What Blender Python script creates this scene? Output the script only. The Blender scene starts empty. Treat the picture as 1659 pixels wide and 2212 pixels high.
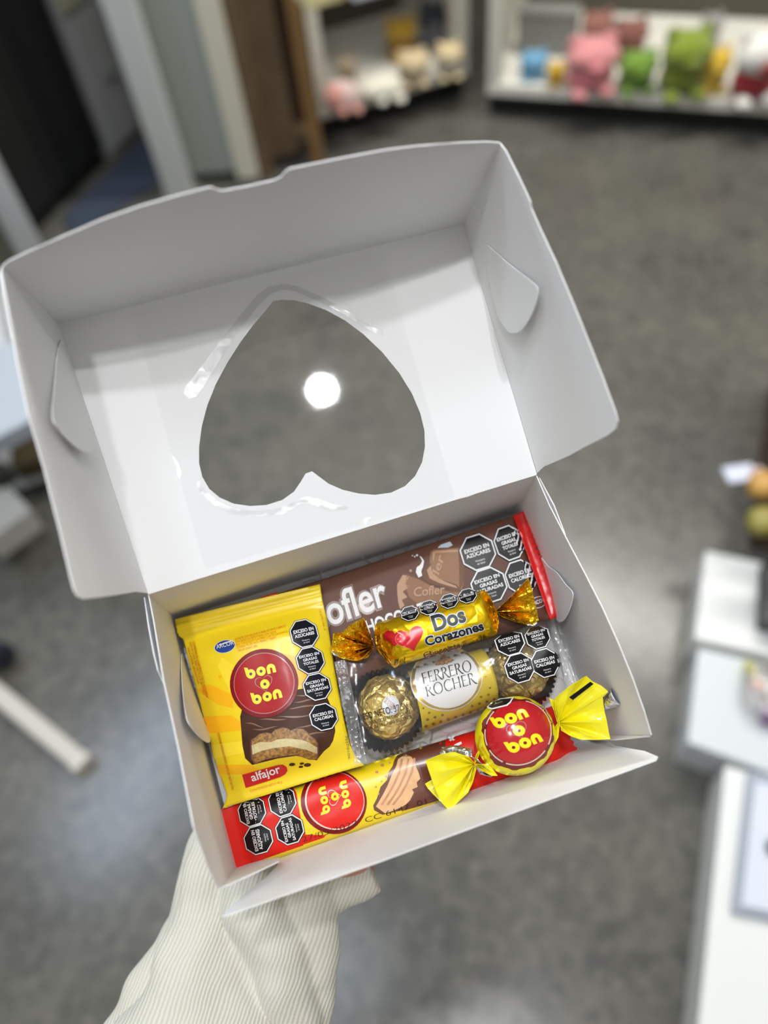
import bpy, bmesh, math, random
import numpy as np
from mathutils import Vector, Matrix
from mathutils.geometry import delaunay_2d_cdt

random.seed(7)
rng = np.random.default_rng(11)
SC = bpy.context.scene
COL = SC.collection

# ------------------------------------------------------------------ camera
FPX, CX, CY, CAM_H = 1660.0, 829.5, 1106.0, 1.42
MCW = np.array([[0.98995778, -0.14136332, 0.0],
                [-0.11436364, -0.80088087, 0.58780166],
                [-0.08309359, -0.58189883, -0.80900507]])
EYE = np.array([0.0, 0.0, CAM_H])
cam_data = bpy.data.cameras.new('camera')
cam = bpy.data.objects.new('camera', cam_data)
COL.objects.link(cam)
cam_data.sensor_fit = 'HORIZONTAL'
cam_data.sensor_width = 36.0
cam_data.lens = 36.0 * FPX / 1659.0
cam_data.clip_start = 0.01
cam_data.clip_end = 60
cam_data.dof.use_dof = True
cam_data.dof.focus_distance = 0.317
cam_data.dof.aperture_fstop = 5.1
mw = Matrix.Identity(4)
for r in range(3):
    mw[r][0], mw[r][1], mw[r][2], mw[r][3] = MCW[r, 0], -MCW[r, 1], -MCW[r, 2], EYE[r]
cam.matrix_world = mw
SC.camera = cam

# ------------------------------------------------------------------ light
SC.view_settings.view_transform = 'Standard'
SC.view_settings.look = 'None'
SC.view_settings.gamma = 1.0
SC.view_settings.exposure = 0.0
SC.view_settings.use_curve_mapping = False
SC.cycles.use_denoising = True
SC.cycles.max_bounces = 8
SC.cycles.transparent_max_bounces = 24
SC.cycles.caustics_reflective = False
SC.cycles.caustics_refractive = False

world = bpy.data.worlds.new('shop_ambient')
SC.world = world
world.use_nodes = True
wn = world.node_tree.nodes
wl = world.node_tree.links
wtc = wn.new('ShaderNodeTexCoord')
wsep = wn.new('ShaderNodeSeparateXYZ')
wramp = wn.new('ShaderNodeValToRGB')
wl.new(wtc.outputs['Generated'], wsep.inputs[0])
wmap = wn.new('ShaderNodeMapRange')
wmap.inputs[1].default_value = -1.0
wl.new(wsep.outputs['Z'], wmap.inputs[0])
wl.new(wmap.outputs[0], wramp.inputs[0])
wr = wramp.color_ramp
wr.elements[0].position = 0.45
wr.elements[0].color = (0.10, 0.10, 0.095, 1)
wr.elements[1].position = 0.95
wr.elements[1].color = (0.87, 0.855, 0.825, 1)
e = wr.elements.new(0.62)
e.color = (0.42, 0.415, 0.40, 1)
wl.new(wramp.outputs[0], wn['Background'].inputs[0])
wn['Background'].inputs[1].default_value = 0.79


def lamp(name, loc, power, radius, color=(1, 1, 1)):
    d = bpy.data.lights.new(name, 'POINT')
    d.energy, d.shadow_soft_size, d.color = power, radius, color
    o = bpy.data.objects.new(name, d)
    COL.objects.link(o)
    o.location = loc
    return o


def tube(name, loc, rz, sx, sy, power, color=(1, 1, 1)):
    d = bpy.data.lights.new(name, 'AREA')
    d.shape, d.size, d.size_y, d.energy, d.color = 'RECTANGLE', sx, sy, power, color
    o = bpy.data.objects.new(name, d)
    COL.objects.link(o)
    o.location = loc
    o.rotation_euler = (0, 0, rz)
    return o


lamp('ceiling_lamp_front', (-0.20, -0.30, 2.7), 21, 0.04, (0.97, 0.98, 1.0))
lamp('ceiling_lamp_middle', (0.05, 0.06, 2.7), 23, 0.04, (0.97, 0.98, 1.0))
lamp('ceiling_lamp_side', (0.25, -0.14, 2.70), 18, 0.026, (0.98, 0.99, 1.0))
tube('ceiling_tube_far', (0.4, 2.15, 2.75), 0.1, 1.5, 0.14, 44, (1.0, 0.97, 0.9))
tube('fill_tube_right', (1.5, 1.9, 2.75), -0.4, 1.3, 0.14, 34, (1.0, 0.97, 0.9))  # added fill tube, put in to brighten the far floor on the right
tube('ceiling_tube_cool', (-1.5, 1.5, 2.75), 0.95, 1.1, 0.24, 20, (0.62, 0.78, 1.0))
tube('ceiling_tube_near', (-0.55, 0.42, 2.75), 0.8, 0.35, 0.2, 5, (0.68, 0.82, 1.0))


# ------------------------------------------------------------------ helpers: geometry of the view
def ray(px):
    px = np.atleast_2d(np.asarray(px, float))
    d = np.stack([(px[:, 0] - CX) / FPX, (px[:, 1] - CY) / FPX, np.ones(len(px))], 1)
    return d @ MCW.T


def P(x, y, z):
    return EYE + ray((x, y))[0] * z


def proj(X):
    c = (np.asarray(X) - EYE) @ MCW
    return np.stack([CX + FPX * c[:, 0] / c[:, 2], CY + FPX * c[:, 1] / c[:, 2]], 1)


def on_plane(px, p0, n):
    d = ray(px)
    t = ((p0 - EYE) @ n) / (d @ n)
    return EYE + d * t[:, None]


def G(x, y, z=0.0):
    return on_plane((x, y), np.array([0, 0, z]), np.array([0, 0, 1.0]))[0]


def unit(v):
    v = np.asarray(v, float)
    return v / np.linalg.norm(v)


# ------------------------------------------------------------------ helpers: materials
def srgb(h):
    if isinstance(h, str):
        c = [int(h[i:i + 2], 16) / 255 for i in (0, 2, 4)]
    else:
        c = [v / 255 for v in h]
    return tuple(v / 12.92 if v <= 0.04045 else ((v + 0.055) / 1.055) ** 2.4 for v in c) + (1.0,)


MATS = {}


def mat(name, col, rough=0.5, metal=0.0, coat=0.0, spec=0.5, bump=None, noise=None, sheen=0.0, sub=0.0):
    """bump = (scale, strength, distance, detail[, 'voronoi'])   noise = (scale, second colour, amount)"""
    if name in MATS:
        return MATS[name]
    m = bpy.data.materials.new(name)
    m.use_nodes = True
    nt = m.node_tree
    b = nt.nodes['Principled BSDF']
    b.inputs['Base Color'].default_value = srgb(col)
    b.inputs['Roughness'].default_value = rough
    b.inputs['Metallic'].default_value = metal
    b.inputs['Coat Weight'].default_value = coat * 0.25
    b.inputs['Coat Roughness'].default_value = 0.12
    b.inputs['Specular IOR Level'].default_value = spec
    b.inputs['Sheen Weight'].default_value = sheen
    tc = nt.nodes.new('ShaderNodeTexCoord')
    if noise:
        n = nt.nodes.new('ShaderNodeTexNoise')
        n.inputs['Scale'].default_value = noise[0]
        n.inputs['Detail'].default_value = 5
        mx = nt.nodes.new('ShaderNodeMix')
        mx.data_type = 'RGBA'
        rp = nt.nodes.new('ShaderNodeMapRange')
        rp.inputs[1].default_value, rp.inputs[2].default_value = 0.5 - noise[2], 0.5 + noise[2]
        nt.links.new(tc.outputs['Object'], n.inputs['Vector'])
        nt.links.new(n.outputs['Fac'], rp.inputs[0])
        nt.links.new(rp.outputs[0], mx.inputs[0])
        mx.inputs[6].default_value = srgb(col)
        mx.inputs[7].default_value = srgb(noise[1])
        nt.links.new(mx.outputs[2], b.inputs['Base Color'])
    if bump:
        if len(bump) > 4:
            n = nt.nodes.new('ShaderNodeTexVoronoi')
            n.feature = 'DISTANCE_TO_EDGE' if bump[4] == 'edge' else 'F1'
            n.inputs['Scale'].default_value = bump[0]
            dn = nt.nodes.new('ShaderNodeTexNoise')
            dn.inputs['Scale'].default_value = bump[0] * 0.7
            dn.inputs['Detail'].default_value = 3
            ad = nt.nodes.new('ShaderNodeMixRGB')
            ad.blend_type = 'ADD'
            ad.inputs[0].default_value = 0.006
            nt.links.new(tc.outputs['Object'], ad.inputs[1])
            nt.links.new(tc.outputs['Object'], dn.inputs['Vector'])
            nt.links.new(dn.outputs['Color'], ad.inputs[2])
            nt.links.new(ad.outputs[0], n.inputs['Vector'])
            out = n.outputs['Distance']
        else:
            n = nt.nodes.new('ShaderNodeTexNoise')
            n.inputs['Scale'].default_value = bump[0]
            n.inputs['Detail'].default_value = bump[3]
            nt.links.new(tc.outputs['Object'], n.inputs['Vector'])
            out = n.outputs['Fac']
        bp = nt.nodes.new('ShaderNodeBump')
        bp.inputs['Strength'].default_value = bump[1]
        bp.inputs['Distance'].default_value = bump[2]
        nt.links.new(out, bp.inputs['Height'])
        nt.links.new(bp.outputs[0], b.inputs['Normal'])
        if coat:
            nt.links.new(bp.outputs[0], b.inputs['Coat Normal'])
    MATS[name] = m
    return m


def film(name, gloss, rough, bump=None, tint=(1, 1, 1), haze=0.0):
    if name in MATS:
        return MATS[name]
    m = bpy.data.materials.new(name)
    m.use_nodes = True
    nt = m.node_tree
    nt.nodes.remove(nt.nodes['Principled BSDF'])
    out = nt.nodes['Material Output']
    tr = nt.nodes.new('ShaderNodeBsdfTransparent')
    tr.inputs[0].default_value = (*tint, 1)
    gl = nt.nodes.new('ShaderNodeBsdfGlossy')
    gl.inputs['Roughness'].default_value = rough
    fr = nt.nodes.new('ShaderNodeLayerWeight')
    fr.inputs[0].default_value = .5
    pw = nt.nodes.new('ShaderNodeMath')
    pw.operation = 'POWER'
    pw.inputs[1].default_value = 4
    nt.links.new(fr.outputs['Facing'], pw.inputs[0])
    mu = nt.nodes.new('ShaderNodeMath')
    mu.operation = 'MULTIPLY_ADD'
    mu.use_clamp = True
    mu.inputs[1].default_value = .45 * gloss
    mu.inputs[2].default_value = .045 * gloss
    nt.links.new(pw.outputs[0], mu.inputs[0])
    mx = nt.nodes.new('ShaderNodeMixShader')
    nt.links.new(mu.outputs[0], mx.inputs[0])
    last = tr.outputs[0]
    if haze:
        df = nt.nodes.new('ShaderNodeBsdfDiffuse')
        df.inputs[0].default_value = (0.8, 0.8, 0.8, 1)
        m2 = nt.nodes.new('ShaderNodeMixShader')
        m2.inputs[0].default_value = haze
        nt.links.new(tr.outputs[0], m2.inputs[1])
        nt.links.new(df.outputs[0], m2.inputs[2])
        last = m2.outputs[0]
    nt.links.new(last, mx.inputs[1])
    nt.links.new(gl.outputs[0], mx.inputs[2])
    nt.links.new(mx.outputs[0], out.inputs[0])
    if bump:
        tc = nt.nodes.new('ShaderNodeTexCoord')
        n = nt.nodes.new('ShaderNodeTexNoise')
        n.inputs['Scale'].default_value = bump[0]
        n.inputs['Detail'].default_value = 3
        bp = nt.nodes.new('ShaderNodeBump')
        bp.inputs['Strength'].default_value = bump[1]
        bp.inputs['Distance'].default_value = bump[2]
        nt.links.new(tc.outputs['Object'], n.inputs['Vector'])
        nt.links.new(n.outputs['Fac'], bp.inputs['Height'])
        nt.links.new(bp.outputs[0], gl.inputs['Normal'])
    MATS[name] = m
    return m


# ------------------------------------------------------------------ helpers: objects
def thing(name, label, cat, loc, group=None):
    o = bpy.data.objects.new(name, None)
    o.empty_display_size = 0.02
    COL.objects.link(o)
    o.location = tuple(loc)
    o['label'] = label
    o['category'] = cat
    if group:
        o['group'] = group
    return o


def tag(o, label, cat, group=None, kind=None):
    o['label'] = label
    o['category'] = cat
    if group:
        o['group'] = group
    if kind:
        o['kind'] = kind
    return o


def origin_of(o):
    p = np.zeros(3)
    while o is not None:
        p = p + np.array(o.location)
        o = o.parent
    return p


def build(name, verts, faces, mats, parent=None, smooth=True, fmat=None, normals=None, loc=None):
    me = bpy.data.meshes.new(name)
    verts = np.asarray(verts, float)
    base = origin_of(parent) if parent is not None else (np.zeros(3) if loc is None else np.asarray(loc, float))
    me.from_pydata((verts - base).tolist(), [], [list(map(int, f)) for f in faces])
    if not isinstance(mats, (list, tuple)):
        mats = [mats]
    for m in mats:
        me.materials.append(m)
    if fmat is not None:
        me.polygons.foreach_set('material_index', np.asarray(fmat, np.int32))
    me.polygons.foreach_set('use_smooth', [bool(smooth)] * len(me.polygons))
    me.update()
    if normals is not None:
        me.normals_split_custom_set_from_vertices([tuple(n) for n in normals])
    o = bpy.data.objects.new(name, me)
    COL.objects.link(o)
    if parent is not None:
        o.parent = parent
    elif loc is not None:
        o.location = tuple(loc)
    return o


def inside(pts, poly):
    poly = np.asarray(poly, float)
    x, y = pts[:, 0], pts[:, 1]
    c = np.zeros(len(pts), bool)
    j = len(poly) - 1
    for i in range(len(poly)):
        xi, yi = poly[i]
        xj, yj = poly[j]
        if yi != yj:
            c ^= ((yi > y) != (yj > y)) & (x < (xj - xi) * (y - yi) / (yj - yi) + xi)
        j = i
    return c


def dens(poly, L):
    poly = np.asarray(poly, float)
    out = []
    for a, b in zip(poly, np.roll(poly, -1, 0)):
        n = max(1, int(math.ceil(np.linalg.norm(b - a) / L)))
        for k in range(n):
            out.append(a + (b - a) * k / n)
    return np.array(out)


def tri(polys, L):
    """triangulate outlines (even-odd) with an inner grid of spacing L -> verts, tris"""
    V, Ed = [], []
    dp = [dens(p, L) for p in polys]
    for p in dp:
        s = len(V)
        V += [tuple(q) for q in p]
        Ed += [(s + i, s + (i + 1) % len(p)) for i in range(len(p))]
    allp = np.vstack(dp)
    lo, hi = allp.min(0), allp.max(0)
    gx = np.arange(lo[0] + L * .5, hi[0], L)
    gy = np.arange(lo[1] + L * .5, hi[1], L)
    if len(gx) and len(gy):
        g = np.stack(np.meshgrid(gx, gy), -1).reshape(-1, 2)
        k = np.zeros(len(g), bool)
        for p in dp:
            k ^= inside(g, p)
        g = g[k]
        if len(g):
            d = np.full(len(g), 1e9)
            for q in allp:
                d = np.minimum(d, ((g - q) ** 2).sum(1))
            V += [tuple(q) for q in g[d > (0.35 * L) ** 2]]
    res = delaunay_2d_cdt([Vector(v) for v in V], Ed, [], 0, 1e-7)
    vv = np.array([tuple(v) for v in res[0]])
    tt = np.array(res[2])
    cen = vv[tt].mean(1)
    k = np.zeros(len(cen), bool)
    for p in polys:
        k ^= inside(cen, p)
    return vv, tt[k]


class Surf:
    """bilinear patch through four corners, raised by h(u, v) along n"""

    def __init__(self, c00, c10, c11, c01, h=None, n=None):
        self.c = [np.asarray(c, float) for c in (c00, c10, c11, c01)]
        self.h = h
        if n is None:
            n = np.cross(self.c[1] - self.c[0], self.c[3] - self.c[0])
            n = unit(n)
            if n @ (EYE - self.c[0]) < 0:
                n = -n
        self.n = n
        self.lu = np.linalg.norm(self.c[1] - self.c[0])
        self.lv = np.linalg.norm(self.c[3] - self.c[0])

    def base(self, uv):
        u, v = uv[:, :1], uv[:, 1:]
        a, b, c, d = self.c
        return a * (1 - u) * (1 - v) + b * u * (1 - v) + c * u * v + d * (1 - u) * v

    def S(self, uv):
        X = self.base(uv)
        if self.h is not None:
            X = X + self.n * self.h(uv[:, 0], uv[:, 1])[:, None]
        return X

    def N(self, uv):
        e = 2e-3
        du = self.S(uv + [e, 0]) - self.S(uv - [e, 0])
        dv = self.S(uv + [0, e]) - self.S(uv - [0, e])
        n = np.cross(du, dv)
        n /= np.linalg.norm(n, axis=1)[:, None] + 1e-12
        s = np.sign(n @ self.n)
        return n * s[:, None]

    def uv(self, px, flat=False):
        px = np.atleast_2d(np.asarray(px, float))
        uv = np.full((len(px), 2), 0.5)
        e = 1e-4
        for it in range(40):
            if flat or self.h is None or it < 10:
                p = proj(self.base(uv))
            else:
                p = proj(self.S(uv))
            pu = (proj(self.base(uv + [e, 0])) - proj(self.base(uv))) / e
            pv = (proj(self.base(uv + [0, e])) - proj(self.base(uv))) / e
            r = px - p
            det = pu[:, 0] * pv[:, 1] - pu[:, 1] * pv[:, 0]
            st = np.stack([(r[:, 0] * pv[:, 1] - r[:, 1] * pv[:, 0]) / det,
                           (pu[:, 0] * r[:, 1] - pu[:, 1] * r[:, 0]) / det], 1)
            uv = uv + np.clip(st, -.4, .4) * (1.0 if it < 10 else 0.8)
            if (flat or self.h is None) and it > 12:
                break
        return uv

    def mesh_uv(self, polys_uv, L):
        sc = np.array([self.lu, self.lv])
        v, t = tri([np.asarray(p) * sc for p in polys_uv], L)
        return v / sc, t


def orient(V, T, n):
    T = np.array(T)
    a, b, c = V[T[:, 0]], V[T[:, 1]], V[T[:, 2]]
    f = np.einsum('ij,ij->i', np.cross(b - a, c - a), np.broadcast_to(n, a.shape)) < 0
    T[f] = T[f][:, ::-1]
    return T


def sheet(name, surf, polys_px, L, m, parent, thick=0.0005, holes=(), noise=0.0):
    """a sheet of card (or film) cut to an outline seen in the photo, lying on surf"""
    pu = [surf.uv(p, True) for p in [polys_px] + list(holes)]
    uv, T = surf.mesh_uv(pu, L)
    X = surf.S(uv)
    T = orient(X, T, surf.n)
    o = build(name, X, T, m, parent, smooth=True)
    if thick:
        s = o.modifiers.new('thickness', 'SOLIDIFY')
        s.thickness = thick
        s.offset = -1.0
    return o


def pillow(name, surf, outline_px, L, mats, parent, hb, zones=()):
    """closed package body: raised top and lower underside sharing one outline"""
    pu = surf.uv(outline_px, True)
    uv, T = surf.mesh_uv([pu], L)
    X = surf.S(uv)
    T = orient(X, T, surf.n)
    # boundary edges
    cnt = {}
    for t in T:
        for a, b in ((t[0], t[1]), (t[1], t[2]), (t[2], t[0])):
            cnt[(a, b)] = 1
    bnd = [(a, b) for a, b in cnt if (b, a) not in cnt]
    bset = {a for a, _ in bnd}
    B = surf.base(uv) - surf.n * hb(uv[:, 0], uv[:, 1])[:, None]
    n = len(X)
    idx = np.arange(n) + n
    F = [list(t) for t in T] + [[idx[t[2]], idx[t[1]], idx[t[0]]] for t in T]
    F += [[b, a, idx[a], idx[b]] for a, b in bnd]
    fm = np.zeros(len(F), int)
    VV = np.vstack([X, B])
    if zones:
        cen = proj(np.array([VV[list(f)].mean(0) for f in F]))
        for k, zp in enumerate(zones):
            fm[inside(cen, zp)] = k + 1
    o = build(name, VV, F, mats, parent, smooth=True, fmat=fm)
    w = o.modifiers.new('weld', 'WELD')
    w.merge_threshold = 1e-5
    return o


# ------------------------------------------------------------------ helpers: printing on packages
_TXT = {}


def glyphs(s, bold=0.0, shear=0.0):
    k = (s, bold, shear)
    if k in _TXT:
        return _TXT[k]
    c = bpy.data.curves.new('lettering', 'FONT')
    c.body = s
    c.offset = bold
    c.shear = shear
    c.resolution_u = 5
    o = bpy.data.objects.new('lettering', c)
    COL.objects.link(o)
    bpy.context.view_layer.update()
    me = bpy.data.meshes.new_from_object(o.evaluated_get(bpy.context.evaluated_depsgraph_get()))
    bm = bmesh.new()
    bm.from_mesh(me)
    bmesh.ops.triangulate(bm, faces=bm.faces[:])
    V = np.array([v.co[:2] for v in bm.verts]) if len(bm.verts) else np.zeros((0, 2))
    T = [[v.index for v in f.verts] for f in bm.faces]
    bm.free()
    bpy.data.objects.remove(o)
    bpy.data.curves.remove(c)
    bpy.data.meshes.remove(me)
    _TXT[k] = (V, T)
    return _TXT[k]


class Print:
    """flat ink lying on a package surface; everything drawn goes into one mesh"""
    STEP = 0.00006

    def __init__(self, surf, L=7.0, lift=0.0):
        self.s, self.L, self.lift = surf, L, lift
        self.V, self.F, self.M, self.NN, self.mats = [], [], [], [], []
        self.n = 0

    def _add(self, px, T, m, layer):
        if not len(px):
            return
        uv = self.s.uv(px)
        N = self.s.N(uv)
        X = self.s.S(uv) + N * (self.lift + self.STEP * layer)
        T = orient(X, T, self.s.n)
        if m not in self.mats:
            self.mats.append(m)
        self.V.append(X)
        self.NN.append(N)
        self.F += (T + self.n).tolist()
        self.M += [self.mats.index(m)] * len(T)
        self.n += len(X)

    def poly(self, pts, m, layer=1, holes=()):
        v, t = tri([pts] + list(holes), self.L)
        self._add(v, t, m, layer)

    def ell(self, c, a, b, m, layer=1, inner=None, n=40, t0=0, t1=360):
        c, a, b = map(np.asarray, (c, a, b))
        th = np.radians(np.linspace(t0, t1, n + 1))
        full = abs(t1 - t0) >= 360
        if full:
            th = th[:-1]
        ring = c + np.outer(np.cos(th), a) + np.outer(np.sin(th), b)
        if inner is None:
            self.poly(ring, m, layer)
        else:
            ri = c + inner * (np.outer(np.cos(th), a) + np.outer(np.sin(th), b))
            if full:
                self.poly(ring, m, layer, [ri])
            else:
                self.poly(np.vstack([ring, ri[::-1]]), m, layer)

    def local(self, pts, c, ex, ey, m, layer=1, holes=()):
        f = lambda p: np.asarray(c) + np.outer(np.asarray(p)[:, 0], ex) + np.outer(np.asarray(p)[:, 1], ey)
        self.poly(f(pts), m, layer, [f(h) for h in holes])

    def text(self, s, A, B, cap, m, layer=2, bold=0.0, shear=0.0, up=None):
        """baseline from A to B, capital height cap (px)"""
        V, T = glyphs(s, bold, shear)
        if not len(V):
            return
        A, B = np.asarray(A, float), np.asarray(B, float)
        d = B - A
        if up is None:
            up = np.array([d[1], -d[0]]) / np.linalg.norm(d)
        else:
            up = unit(up)
        x0, x1 = V[:, 0].min(), V[:, 0].max()
        px = A + np.outer((V[:, 0] - x0) / (x1 - x0), d) + np.outer(V[:, 1] / 0.682, up * cap)
        # split long edges so the letters follow the surface
        bm = bmesh.new()
        vs = [bm.verts.new((p[0], p[1], 0)) for p in px]
        for t in T:
            try:
                bm.faces.new([vs[i] for i in t])
            except ValueError:
                pass
        for _ in range(4):
            le = [e for e in bm.edges if e.calc_length() > self.L * 1.3]
            if not le:
                break
            bmesh.ops.subdivide_edges(bm, edges=le, cuts=1)
            bmesh.ops.triangulate(bm, faces=[f for f in bm.faces if len(f.verts) > 3])
        bm.verts.index_update()
        q = np.array([v.co[:2] for v in bm.verts])
        tt = [[v.index for v in f.verts] for f in bm.faces]
        bm.free()
        self._add(q, tt, m, layer)

    def done(self, name, parent):
        return build(name, np.vstack(self.V), self.F, self.mats, parent, smooth=True, fmat=self.M,
                     normals=np.vstack(self.NN))


OCT = [(math.cos(math.radians(22.5 + 45 * i)), math.sin(math.radians(22.5 + 45 * i))) for i in range(8)]


def warning(surf, parent, c, ex, ey, lines, small=True, L=7, lift=0.0, cut=None, ink=None, foot='Salud'):
    """black octagon seal: c centre, ex / ey half-width vectors (px)"""
    p = Print(surf, L, lift)
    k = 1.0 / math.cos(math.radians(22.5))
    blk = ink or M_BLACK

    def octo(r):
        q = np.array(OCT) * k * r
        if cut is not None:
            q[:, 1] = np.maximum(q[:, 1], cut)
        return q
    p.local(octo(1.0), c, ex, ey, blk, 1)
    p.local(octo(.96), c, ex, ey, M_WHITE, 2)
    p.local(octo(.885), c, ex, ey, blk, 3)
    c, ex, ey = map(np.asarray, (c, ex, ey))
    n = len(lines)
    capf = 0.185 if n == 3 else 0.20
    y0 = {3: -0.29, 2: -0.13}[n]
    W = {'EXCESO EN': .72, 'GRASAS': .50, 'TOTALES': .54, 'SATURADAS': .76, 'AZÚCARES': .70, 'CALORÍAS': .68}
    for i, s in enumerate(lines):
        y = y0 + i * (capf + .095)
        w = W.get(s, .6)
        p.text(s, c - ex * w + ey * y, c + ex * w + ey * y, np.linalg.norm(ey) * capf, M_WHITE, 4, bold=0.026, up=-ey)
    if small:
        for i, s in enumerate(('Ministerio', 'de ' + foot)):
            y = .50 + i * .17
            w = .27 if i == 0 else .22
            p.text(s, c - ex * w + ey * y, c + ex * w + ey * y, np.linalg.norm(ey) * .10, M_WHITE, 4, up=-ey)
    return p.done('warning_seal', parent)


EX_AZ = ('EXCESO EN', 'AZÚCARES')
EX_GT = ('EXCESO EN', 'GRASAS', 'TOTALES')
EX_GS = ('EXCESO EN', 'GRASAS', 'SATURADAS')
EX_CA = ('EXCESO EN', 'CALORÍAS')


def arc(r, t0, t1, n=16, c=(0, 0)):
    th = np.radians(np.linspace(t0, t1, n + 1))
    return np.stack([c[0] + r * np.cos(th), c[1] + r * np.sin(th)], 1)


def bonobon(p, c, ex, ey, layer, yellow, hole, line, ro=.138, ri=.045, heart=True):
    """the three-line round lettering, in units where the badge radius is 1"""
    def o(x, y):
        p.local(arc(ro, 0, 360, 28, (x, y))[:-1], c, ex, ey, yellow, layer)
        p.local(arc(ri, 0, 360, 12, (x, y))[:-1], c, ex, ey, hole, layer + 1)

    def b(x, y):
        p.local([(x - ro - .012, y - .23), (x - ro + .085, y - .20), (x - ro + .10, y + .02), (x - ro - .004, y + .02)],
                c, ex, ey, yellow, layer)
        o(x, y)

    def n(x, y):
        a = arc(.13, 180, 360, 18, (x, y - .01))
        i = arc(.032, 360, 180, 8, (x, y + .0))
        pts = np.vstack([[(x - .13, y + .135)], a, [(x + .13, y + .135)], [(x + .032, y + .135)], i, [(x - .032, y + .135)]])
        p.local(pts, c, ex, ey, yellow, layer)
    for yy in (-.36, .40):
        b(-.31, yy)
        o(0.0, yy)
        n(.30, yy)
    o(0.02, .03)
    if heart:
        th = np.radians(np.linspace(0, 360, 41))[:-1]
        hx = 16 * np.sin(th) ** 3
        hy = -(13 * np.cos(th) - 5 * np.cos(2 * th) - 2 * np.cos(3 * th) - np.cos(4 * th))
        H0 = np.stack([hx, hy], 1) * .0165 + [0.0, -.01]
        H1 = np.stack([hx, hy], 1) * .0150 + [0.0, -.01]
        p.local(H0, c, ex, ey, line, layer - 1, [H1])


# ------------------------------------------------------------------ materials
M_WHITE = mat('print_white', (236, 236, 236), .4, spec=.3)
M_BLACK = mat('print_black', (15, 15, 17), .34, spec=.22)
M_NAVY = mat('print_navy_black', (16, 18, 29), .34, spec=.22)
M_CARD = mat('white_card', (230, 230, 230), .62, spec=.3, bump=(900, .04, .0004, 2))
WR = (45, .22, .003, 2)
M_YEL = mat('yellow_wrapper', (242, 212, 28), .32, coat=.25, bump=WR)
M_YEL2 = mat('wrapper_orange_ray', (250, 186, 14), .32, coat=.25, bump=WR)
M_YEL3 = mat('wrapper_pale_yellow', (250, 222, 52), .32, coat=.25, bump=WR)
M_RED = mat('print_badge_red', (168, 18, 24), .34, spec=.25, coat=.12, bump=WR)
M_RED2 = mat('print_badge_dark_red', (128, 12, 20), .34, spec=.25, coat=.12, bump=WR)
M_RED3 = mat('print_bright_red', (222, 36, 24), .34, spec=.25, coat=.12, bump=WR)
M_TAGRED = mat('print_tag_red', (205, 30, 34), .25, coat=.5)
M_RIM = mat('print_badge_rim', (176, 112, 112), .3, coat=.5)
M_RIM2 = mat('print_pale_rim', (232, 205, 190), .3, coat=.5)
M_LET = mat('print_letter_yellow', (255, 226, 20), .26, coat=.5)
M_HOLE = mat('print_letter_brown', (74, 20, 10), .3, coat=.4)
M_ORTXT = mat('print_orange_text', (214, 106, 18), .35)
M_CHOC = mat('print_chocolate', (58, 33, 21), .4, spec=.2, noise=(90, (82, 50, 34), .22))
M_CHOC2 = mat('print_chocolate_sheen', (132, 92, 70), .28, coat=.5)
M_CHOC3 = mat('print_chocolate_edge', (110, 68, 50), .28, coat=.5)
M_CRUMB = mat('print_biscuit', (178, 132, 62), .4, noise=(900, (106, 68, 24), .16))
M_CREAM = mat('print_peanut_cream', (212, 196, 146), .4, noise=(500, (192, 172, 120), .2))
M_BLUE = mat('print_blue', (28, 66, 150), .25, coat=.5)
M_DOS_GOLD = mat('gold_foil', (236, 196, 22), .22, metal=.85, bump=(120, .45, .0022, 2, 'edge'))
M_GOLD_TW = mat('gold_foil_twist', (238, 186, 30), .18, metal=.9, bump=(260, .6, .002, 2, 'edge'))
M_ROCHER = mat('crinkled_gold_foil', (240, 212, 132), .32, metal=.78, bump=(170, 1.0, .003, 3, 'edge'))
M_SILVER = mat('silver_foil', (214, 216, 222), .18, metal=.95, bump=(200, .5, .002, 2, 'edge'))
M_BROWNW = mat('brown_wrapper', (104, 70, 58),   .46, spec=.22, bump=(30, .2, .003, 2))
M_REDW = mat('red_wrapper', (206, 24, 22), .26, coat=.6, bump=(90, .4, .003, 2))
M_CUP = mat('dark_paper_cup', (24, 20, 22), .9, spec=.05)
M_TWYEL = mat('lemon_wrapper', (238, 226, 24), .22, coat=.7, bump=(70, .4, .004, 2))
M_FERY = mat('print_band_yellow', (212, 184, 26), .3, coat=.5, metal=.12)
M_FERD = mat('print_band_dots', (140, 104, 14), .3, coat=.4, metal=.2)
M_FERW = mat('print_band_white', (226, 224, 222), .22, coat=.6)
M_FERG = mat('print_band_gold', (196, 164, 84), .25, metal=.6, coat=.3)
M_FERS = mat('print_band_silver', (226, 222, 206), .22, metal=.4, coat=.3)
M_TXT = mat('print_text_black', (18, 16, 18), .35)
M_NUT = mat('print_hazelnut', (206, 150, 96), .35)
M_NUT2 = mat('print_hazelnut_shade', (150, 92, 50), .35)
M_HEART = mat('print_heart_red', (206, 30, 40), .22, coat=.6, metal=.2)
M_HEART2 = mat('print_heart_light', (226, 92, 92), .22, coat=.6)
M_HALO = mat('print_pale_blue', (205, 218, 232), .26, coat=.4)
M_MILK = mat('print_milk_chocolate', (158, 118, 88), .45, spec=.22, noise=(60, (142, 102, 74), .25))
M_MILK2 = mat('print_milk_chocolate_light', (190, 152, 122), .45, spec=.22)
M_MILK3 = mat('print_milk_chocolate_dark', (116, 80, 56), .45, spec=.22)
M_WAFER = mat('print_wafer', (222, 172, 122), .35, coat=.4, noise=(260, (236, 192, 144), .2))
M_WAFER2 = mat('print_wafer_cream', (188, 130, 92), .35, coat=.4, noise=(300, (206, 150, 112), .2))
M_FILM = film('clear_film', 1.0, .035, (7, .03, .003))
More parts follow.
